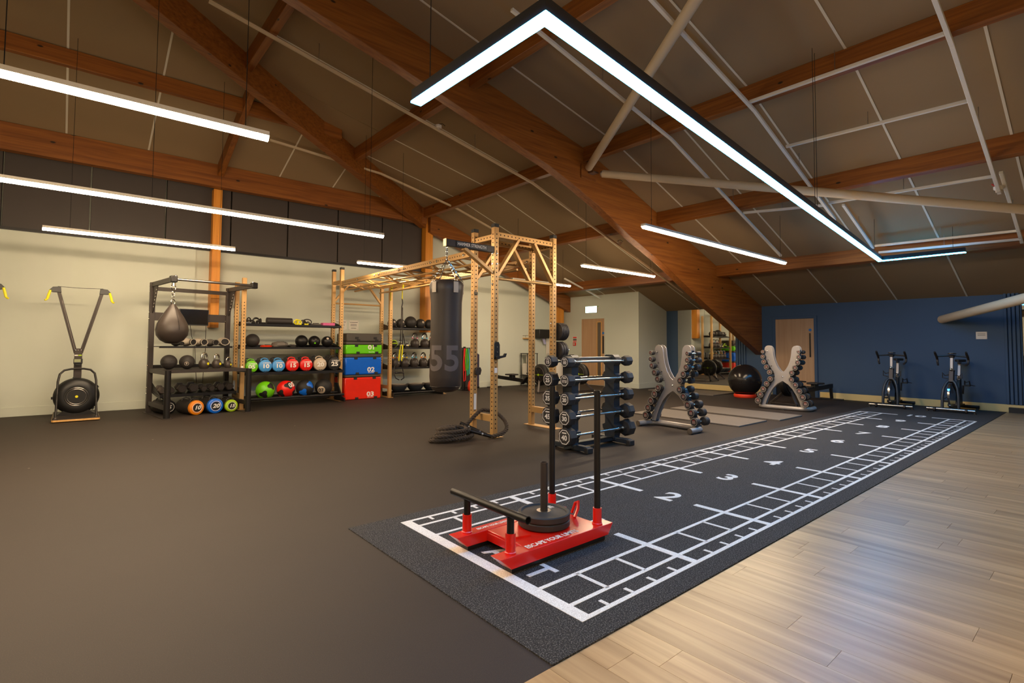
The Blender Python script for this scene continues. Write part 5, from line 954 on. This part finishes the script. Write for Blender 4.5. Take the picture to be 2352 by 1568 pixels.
# ------------------------------------------------------------------ rowing machines
def rower(label, loc, rot):
    t = thing('rowing_machine', label, 'rowing machine', loc, rot, 'black rowing machines')
    B().bar((-1.18, 0, 0.33), (0.5, 0, 0.26), 0.055, 0.1).obj('monorail', BLACK, t, 0.006); B().bar((-1.16, 0, 0.372), (0.4, 0, 0.315), 0.04, 0.012).obj('steel_track', STEEL, t)
    B().bar((-1.12, 0, 0.3), (-1.16, 0, 0.02), 0.06, 0.05, (1, 0, 0)).obj('rear_leg', BLACK, t, 0.004); B().bar((-1.16, -0.26, 0.02), (-1.16, 0.26, 0.02), 0.05, 0.035).obj('rear_foot', RUB, t, 0.006)
    B().bar((0.35, 0, 0.26), (0.9, 0, 0.38), 0.08, 0.12).obj('front_beam', BLACK, t, 0.008)
    for s in (-1, 1): B().bar((0.8, s*0.03, 0.34), (1.02, s*0.28, 0.03), 0.05, 0.05).obj('front_leg', GRAPH, t, 0.005); B().lathe([(0.03, 0), (0.03, 0.04)], 14, (1.02, s*0.28, 0)).obj('caster', RUB, t)
    B().bar((1.02, -0.3, 0.035), (1.02, 0.3, 0.035), 0.04, 0.03).obj('front_foot', GRAPH, t, 0.004)
    B().lathe([(0.0, -0.07), (0.1, -0.075), (0.25, -0.06), (0.285, -0.03), (0.285, 0.04), (0.25, 0.075), (0, 0.08)], 40, (0.82, 0, 0.47), (0, 1, 0)).obj('flywheel_housing', PLAST, t)
    for s in (-1, 1):
        B().torus((0.82, s*0.085, 0.47), 0.2, 0.01, (0, 1, 0), 36, 6).obj('housing_ring', GRAPH, t); B().cyl((0.82, s*0.09, 0.47), (0.82, s*0.1, 0.47), 0.028, n=14).obj('hub_badge', LIME, t)
        for k in range(6): a = k*PI/3; B().bar((0.82+0.03*math.cos(a), s*0.09, 0.47+0.03*math.sin(a)), (0.82+0.2*math.cos(a), s*0.09, 0.47+0.2*math.sin(a)), 0.006, 0.006).obj('spoke', LIME if k % 3 == 0 else GRAPH, t)
        B().box((0.33, s*0.12, 0.3), (0.32, 0.12, 0.025), Matrix.Rotation(math.radians(-42), 3, 'Y')).obj('footboard', PLAST, t, 0.006); B().tube([(0.3, s*0.07, 0.3), (0.27, s*0.12, 0.37), (0.3, s*0.17, 0.3)], 0.012, 6).obj('foot_strap', RUB, t)
    B().bar((0.66, 0.0, 0.42), (0.5, 0.0, 0.82), 0.03, 0.03, (0, 1, 0)).obj('monitor_arm', BLACK, t); m_ = B().box((0.47, 0, 0.9), (0.04, 0.17, 0.2)).obj('monitor', PLAST, t, 0.008); B().box((0.448, 0, 0.93), (0.003, 0.13, 0.09)).obj('display', LCD, m_)
    B().prism([(-0.14, -0.16), (0.14, -0.12), (0.14, 0.12), (-0.14, 0.16)], (-0.35, 0, 0.4), (1, 0, 0), (0, 1, 0), 0.04).obj('seat', RUB, t, 0.015); B().box((-0.35, 0, 0.35), (0.16, 0.1, 0.09)).obj('seat_carriage', PLAST, t, 0.006)
    B().tube([(0.5, -0.22, 0.5), (0.46, -0.1, 0.5), (0.46, 0.1, 0.5), (0.5, 0.22, 0.5)], 0.016, 10).obj('handle', RUB, t); B().cyl((0.46, 0, 0.5), (0.72, 0, 0.48), 0.005, n=6).obj('chain', STEEL, t)
    return t
w1 = rower('rowing machine against the sage wall, seen through the rig tower', (7.72, 8.36, 0), math.radians(-90))
dup(w1, (8.9, 7.98, 0), math.radians(-92), 'rowing machine behind the barbells in front of the timber door'); dup(w1, (10.88, 2.14, 0), math.radians(174), 'rowing machine by the pale door behind the farther dumbbell rack')
# ------------------------------------------------------------------ gym ball, floor mats
t = thing('gym_ball', 'large glossy black gym ball by the mirror', 'gym ball', (10.96, 3.6, 0.028)); B().ball((0, 0, 0.392), 0.392, 40).obj('ball_body', GLOSSK, t)
for k in range(3): z = 0.392+0.06*(k-1); B().torus((0, 0, z), math.sqrt(0.392**2-(z-0.392)**2), 0.002, n=44, k=5).obj('rib', PLAST, t)
B().cyl((0.05, -0.389, 0.42), (0.05, -0.393, 0.42), 0.012, n=10).obj('plug', PALE, t)
t = thing('ball_stand', 'orange red ring stand under the gym ball', 'ball stand', (10.96, 3.6, 0)); B().lathe([(0.245, 0.0), (0.26, 0.02), (0.26, 0.06), (0.25, 0.085), (0.232, 0.085), (0.2, 0.02), (0.2, 0.0), (0.245, 0.0)], 40).obj('ring', ORRED, t); B().torus((0, 0, 0.05), 0.26, 0.006, n=40, k=6).obj('rib', ORRED, t)
FMAT = speck_mat('floor_mat', (112, 104, 96), (132, 123, 113), 0.5, 120, 0.5, 0.05)
for x0, x1, y0, y1, lb in ((6.17, 7.16, 1.42, 3.46, 'grey lifting mat nearer the first dumbbell rack'), (7.38, 8.33, 1.3, 3.42, 'grey lifting mat nearer the second dumbbell rack'), (10.62, 11.75, 4.25, 6.2, 'pale grey lifting mat lying below the mirror')):
    t = thing('floor_mat', lb, 'floor mat', ((x0+x1)/2, (y0+y1)/2, 0), 0, 'grey lifting mats'); B().span(-(x1-x0)/2, (x1-x0)/2, -(y1-y0)/2, (y1-y0)/2, 0, 0.022).obj('rubber_sheet', FMAT, t, 0.003); B().span(-(x1-x0)/2+0.003, (x1-x0)/2-0.003, -(y1-y0)/2+0.003, (y1-y0)/2-0.003, 0.0222, 0.0226).obj('top_layer', FMAT, t)
# ------------------------------------------------------------------ doors, exit sign, notices
d1 = struct('door_1', B().span(DX-0.006, DX+0.0, 7.95, 8.9, 0.01, 2.1), DOORW, label='beige timber door with tall narrow window and oak edging')
for a in (B().span(DX-0.02, DX, 8.9, 8.96, 0, 2.16), B().span(DX-0.02, DX, 7.89, 7.95, 0, 2.16), B().span(DX-0.02, DX, 7.95, 8.9, 2.1, 2.16)): a.obj('door_frame', SAGE, d1, 0.003)
B().span(DX-0.009, DX-0.006, 8.09, 8.23, 0.3, 1.98).obj('window_pane', VGLASS, d1)
for a in (B().span(DX-0.018, DX-0.006, 8.06, 8.09, 0.27, 2.01), B().span(DX-0.018, DX-0.006, 8.23, 8.26, 0.27, 2.01), B().span(DX-0.018, DX-0.006, 8.09, 8.23, 1.98, 2.01), B().span(DX-0.018, DX-0.006, 8.09, 8.23, 0.27, 0.3)): a.obj('window_bead', OAKLIP, d1)
B().span(DX-0.012, DX-0.006, 7.97, 8.03, 1.0, 1.55).obj('push_plate', PLAST, d1); B().cyl((DX-0.012, 8.0, 1.64), (DX-0.006, 8.0, 1.64), 0.04, n=20).obj('blue_disc', STICK, d1)
d2 = struct('door_2', B().span(WX-0.006, WX, 2.47, 3.4, 0.27, 1.97), DOORW, label='plain beige door in the navy wall behind the farther dumbbell rack')
B().span(WX-0.007, WX, 2.47, 3.4, 0.008, 0.27).obj('kick_plate', PLAST, d2)
for a in (B().span(WX-0.03, WX, 3.4, 3.47, 0, 2.04), B().span(WX-0.03, WX, 2.4, 2.47, 0, 2.04), B().span(WX-0.03, WX, 2.47, 3.4, 1.97, 2.04)): a.obj('door_frame', NAVY, d2, 0.004)
B().span(WX-0.04, WX-0.012, 2.55, 2.575, 1.0, 1.6).obj('pull_handle', BLACK, d2, 0.004)
for z in (1.05, 1.55): B().cyl((WX-0.03, 2.5625, z), (WX-0.006, 2.5625, z), 0.008, n=8).obj('handle_stud', BLACK, d2)
B().cyl((WX-0.01, 2.56, 1.68), (WX-0.006, 2.56, 1.68), 0.035, n=20).obj('blue_disc', STICK, d2)
t = thing('exit_sign', 'glowing white green exit lightbox above the timber door', 'exit sign', (DX, 8.46, 2.29)); B().span(-0.05, -0.001, -0.24, 0.24, 0.0, 0.215).obj('housing', WHITE, t, 0.004); B().span(-0.053, -0.05, -0.23, 0.23, 0.01, 0.205).obj('lit_face', EXITM, t); B().box((-0.03, -0.27, 0.2), (0.02, 0.02, 0.02)).obj('indicator', GREEN, t)
t = thing('fire_notice', 'white fire action notice beside the timber door', 'notice', (DX, 9.2, 1.36)); B().span(-0.006, -0.001, -0.1, 0.1, 0, 0.19).obj('board', WHITE, t); B().span(-0.007, -0.006, -0.08, 0.08, 0.05, 0.11).obj('text_panel', GREYF, t); B().span(-0.007, -0.006, -0.08, 0.08, 0.015, 0.04).obj('red_panel', REDV, t); B().span(-0.007, -0.006, -0.08, 0.08, 0.13, 0.17).obj('blue_panel', REDV, t)
t = thing('fire_call_point', 'red fire alarm call point below the fire notice', 'call point', (DX, 9.2, 1.24)); B().span(-0.04, -0.001, -0.055, 0.055, 0, 0.11).obj('box', REDV, t, 0.006); B().cyl((-0.043, 0, 0.055), (-0.04, 0, 0.055), 0.035, n=18).obj('glass_disc', PALE, t)
t = thing('wall_notice', 'small white notice on the navy wall above the second bike', 'notice', (WX, -0.655, 1.44)); B().span(-0.006, -0.001, -0.085, 0.085, 0, 0.15).obj('board', WHITE, t)
for z in (0.115, 0.09, 0.075): B().span(-0.007, -0.006, -0.06, 0.06, z-0.003, z+0.003).obj('text_line', GREYF, t)
for y in (-0.075, 0.075):
    for z in (0.012, 0.138): B().cyl((-0.009, y, z), (-0.006, y, z), 0.005, n=8).obj('screw', STEEL, t)
yw = WY+0.06
t = thing('towel_dispenser', 'black paper towel dispenser on the sage wall', 'dispenser', (9.8, yw, 1.42)); B().span(-0.24, 0.24, -0.24, -0.001, 0.05, 0.34).obj('housing', PLAST, t, 0.02); B().prism([(0, 0), (0.12, 0), (0.2, -0.2), (0.08, -0.2)], (-0.02, -0.13, 0.06), (1, 0, 0), (0, 0, 1), 0.004).obj('paper_towel', tint('towel_lilac', (176, 176, 214), 0.8), t)
t = thing('wall_shelf', 'small timber shelf with wire rail beside the towel dispenser', 'shelf', (9.25, yw, 1.45)); B().span(-0.2, 0.2, -0.14, -0.001, 0, 0.03).obj('board', OAKLIP, t, 0.003); B().tube([(-0.19, -0.005, 0.1), (-0.19, -0.135, 0.1), (0.19, -0.135, 0.1), (0.19, -0.005, 0.1)], 0.005, 6).obj('wire_rail', BLACK, t)
for x in (-0.19, 0.19): B().cyl((x, -0.135, 0.02), (x, -0.135, 0.1), 0.005, n=6).obj('rail_post', BLACK, t)
t = thing('cleaning_trolley', 'white cleaning supplies stand by the sage wall', 'trolley', (9.1, 9.52, 0))
for x in (-0.2, 0.2):
    for y in (-0.15, 0.15): B().cyl((x, y, 0), (x, y, 1.0), 0.014, n=10).obj('leg', BLACK, t)
B().span(-0.22, 0.22, -0.17, 0.17, 0.3, 0.32).obj('tray', BLACK, t); B().span(-0.22, 0.22, -0.17, 0.17, 0.98, 1.0).obj('tray', BLACK, t); B().box((0, 0, 0.5), (0.36, 0.28, 0.36)).obj('white_bin', WHITE, t, 0.03); B().lathe([(0.09, 0.7), (0.1, 0.72), (0.1, 0.9), (0.07, 0.95), (0, 0.95)], 20).obj('wipe_tub', WHITE, t)
t = thing('waste_bin', 'white cylindrical waste bin behind the first rower', 'bin', (10.15, 9.35, 0)); B().lathe([(0.17, 0), (0.2, 0.02), (0.21, 0.74), (0.2, 0.78)], 26).obj('bin_body', WHITE, t); B().lathe([(0.215, 0.76), (0.215, 0.82), (0.15, 0.9), (0.1, 0.93), (0, 0.93)], 26).obj('lid', STEEL, t)
t = thing('white_panel', 'narrow white panel leaning on the sage wall by the waste bin', 'panel', (10.2, yw-0.02, 0.93)); B().span(-0.14, 0.14, -0.02, 0.0, 0.0, 0.62).obj('panel', WHITE, t, 0.004); B().span(-0.1, 0.1, -0.024, -0.02, 0.03, 0.04).obj('clip', STEEL, t)
# mats and bands by the kettlebell rack
for x, w, h, m_, lb in ((6.82, 0.3, 1.17, RUB, 'tall black exercise mats hanging at the end of the kettlebell rack'), (7.16, 0.16, 1.0, PURPLE, 'narrow dark purple exercise mats beside the tall black ones')):
    t = thing('mat_stack', lb, 'exercise mats', (x, yw-0.08, 0))
    for k in range(4): B().span(-w/2, w/2, -0.012-0.02*k, 0.006-0.02*k, 0.05, h-0.01*k).obj('mat', m_, t, 0.004)
    B().cyl((-w/2, -0.03, h-0.06), (w/2, -0.03, h-0.06), 0.012, n=8).obj('hanging_rod', STEEL, t); B().box((0, -0.03, 0.025), (w, 0.12, 0.05)).obj('floor_rest', BLACK, t)
for x, y, m_, h, lb in ((7.87, 9.69, SKYMAT, 0.92, 'blue foam roll standing by the sage wall'),):
    t = thing('foam_roll', lb, 'foam roll', (x, y, 0)); B().lathe([(0.06, 0), (0.065, 0.01), (0.065, h-0.01), (0.06, h), (0.03, h), (0.03, h-0.1), (0, h-0.1)], 22).obj('roll', m_, t); B().torus((0, 0, h*0.7), 0.066, 0.004, n=22, k=6).obj('tie', BLACK, t)
t = thing('band_stand', 'green and red resistance bands hanging on a rack end', 'resistance bands', (6.5, 9.33, 0)); B().bar((0, 0, 0), (0, 0, 1.2), 0.05, 0.05, (0, 1, 0)).obj('stand_post', BLACK, t); B().box((0, 0, 0.01), (0.3, 0.3, 0.02)).obj('stand_base', BLACK, t)
for k, (m_, a, h) in enumerate(((ORRED, -0.02, 0.62), (REDV, -0.05, 0.9), (PINKB, 0.08, 0.55), (CYANB, 0.07, 0.72), (GREEN, 0.0, 0.6), (TEAL, 0.03, 0.75))):
    B().tube([(a, -0.05-0.01*k, 1.15), (a-0.03, -0.06-0.01*k, 1.15-h*0.5), (a-0.01, -0.06-0.01*k, 1.15-h), (a+0.04, -0.06-0.01*k, 1.15-h*0.97), (a+0.05, -0.06-0.01*k, 1.15-h*0.5), (a+0.02, -0.05-0.01*k, 1.15)], 0.013, 6, True).obj('band', m_, t)
t = pouch('mesh_bag', 'red mesh bag on the floor by the resistance bands', 'bag', (6.55, 9.05, 0), (0.2, 0.18, 0.3), ORRED, seed=21, h=0.9); B().tube([(-0.03, 0, 0.28), (0, 0, 0.37), (0.03, 0, 0.28)], 0.01, 6).obj('drawstring', LIME, t)
# ------------------------------------------------------------------ battle rope
rp = thing('battle_rope', 'coiled black battle rope looped round the foot of the rig tower', 'rope', (2.2, 3.3, 0))
def spline(pts, n):
    out = []
    for i in range(len(pts)-1):
        p0, p1, p2, p3 = [Vector(pts[min(max(k, 0), len(pts)-1)]) for k in (i-1, i, i+1, i+2)]
        for j in range(n):
            u = j/n; out.append(0.5*((2*p1) + (p2-p0)*u + (2*p0-5*p1+4*p2-p3)*u*u + (3*p1-p0-3*p2+p3)*u**3))
    out.append(Vector(pts[-1])); return out
def rope(pts, r=0.027, pitch=0.13):
    pts = spline(pts, 14); q = [pts[0]]
    for p in pts[1:]:
        if (p-q[-1]).length > 0.008: q.append(p)
    acc = 0.0; prev = None; strands = [[], [], []]
    for i, p in enumerate(q):
        tn = (q[min(i+1, len(q)-1)]-q[max(i-1, 0)]).normalized()
        x = frame(tn)[0] if prev is None else (prev - tn*prev.dot(tn)).normalized(); prev = x; y = tn.cross(x)
        if i: acc += (p-q[i-1]).length
        for k in range(3): a = 2*PI*(k/3+acc/pitch); strands[k].append(p + (x*math.cos(a)+y*math.sin(a))*r*0.52)
    b = B()
    for s in strands: b.tube(s, r*0.56, 6)
    return b
ROPEM = mat('rope_fibre', (74, 64, 55), 0.9, var=0.35, scale=90, bump=0.6, bscale=220)
loop = []
for k in range(3*14+6):
    a = 2*PI*k/14+2.4; w = k/14; R1 = 0.30-0.045*w; loop.append((-0.16+R1*math.cos(a)*1.05+0.03*math.sin(3*w), -0.02+R1*math.sin(a)*0.62+0.03*math.sin(5*w), 0.03+0.045*w+0.006*math.sin(a*2)))
rope(loop).obj('rope_coil', ROPEM, rp)
loop2 = []
for k in range(14+9):
    a = 2*PI*k/14+0.6; w = k/14; loop2.append((-0.05+0.24*math.cos(a), 0.08+0.17*math.sin(a), 0.03+0.045*w+0.05*(w > 0.4)))
rope(loop2).obj('rope_coil', ROPEM, rp)
rope([(0.1, 0.16, 0.13), (0.2, 0.14, 0.17), (0.32, 0.14, 0.26), (0.42, 0.12, 0.335), (0.5, 0.1, 0.34), (0.62, 0.02, 0.3), (0.68, -0.1, 0.2), (0.62, -0.22, 0.11), (0.48, -0.28, 0.06), (0.34, -0.24, 0.03)]).obj('rope_loop', ROPEM, rp)
for a, b in (((0.06, 0.1, 0.2), (0.3, -0.2, 0.045)), ((0.0, 0.04, 0.15), (0.34, -0.23, 0.03))):
    B().cyl(a, b, 0.024, n=12).obj('grip_sleeve', BLACK, rp)
    d = (Vector(b)-Vector(a)); 
    for k in range(5): q = Vector(a)+d*(0.1+0.2*k); B().cyl(q, q+d*0.05, 0.0255, n=12).obj('sleeve_wrap', STEEL if k % 2 else BLACK, rp)
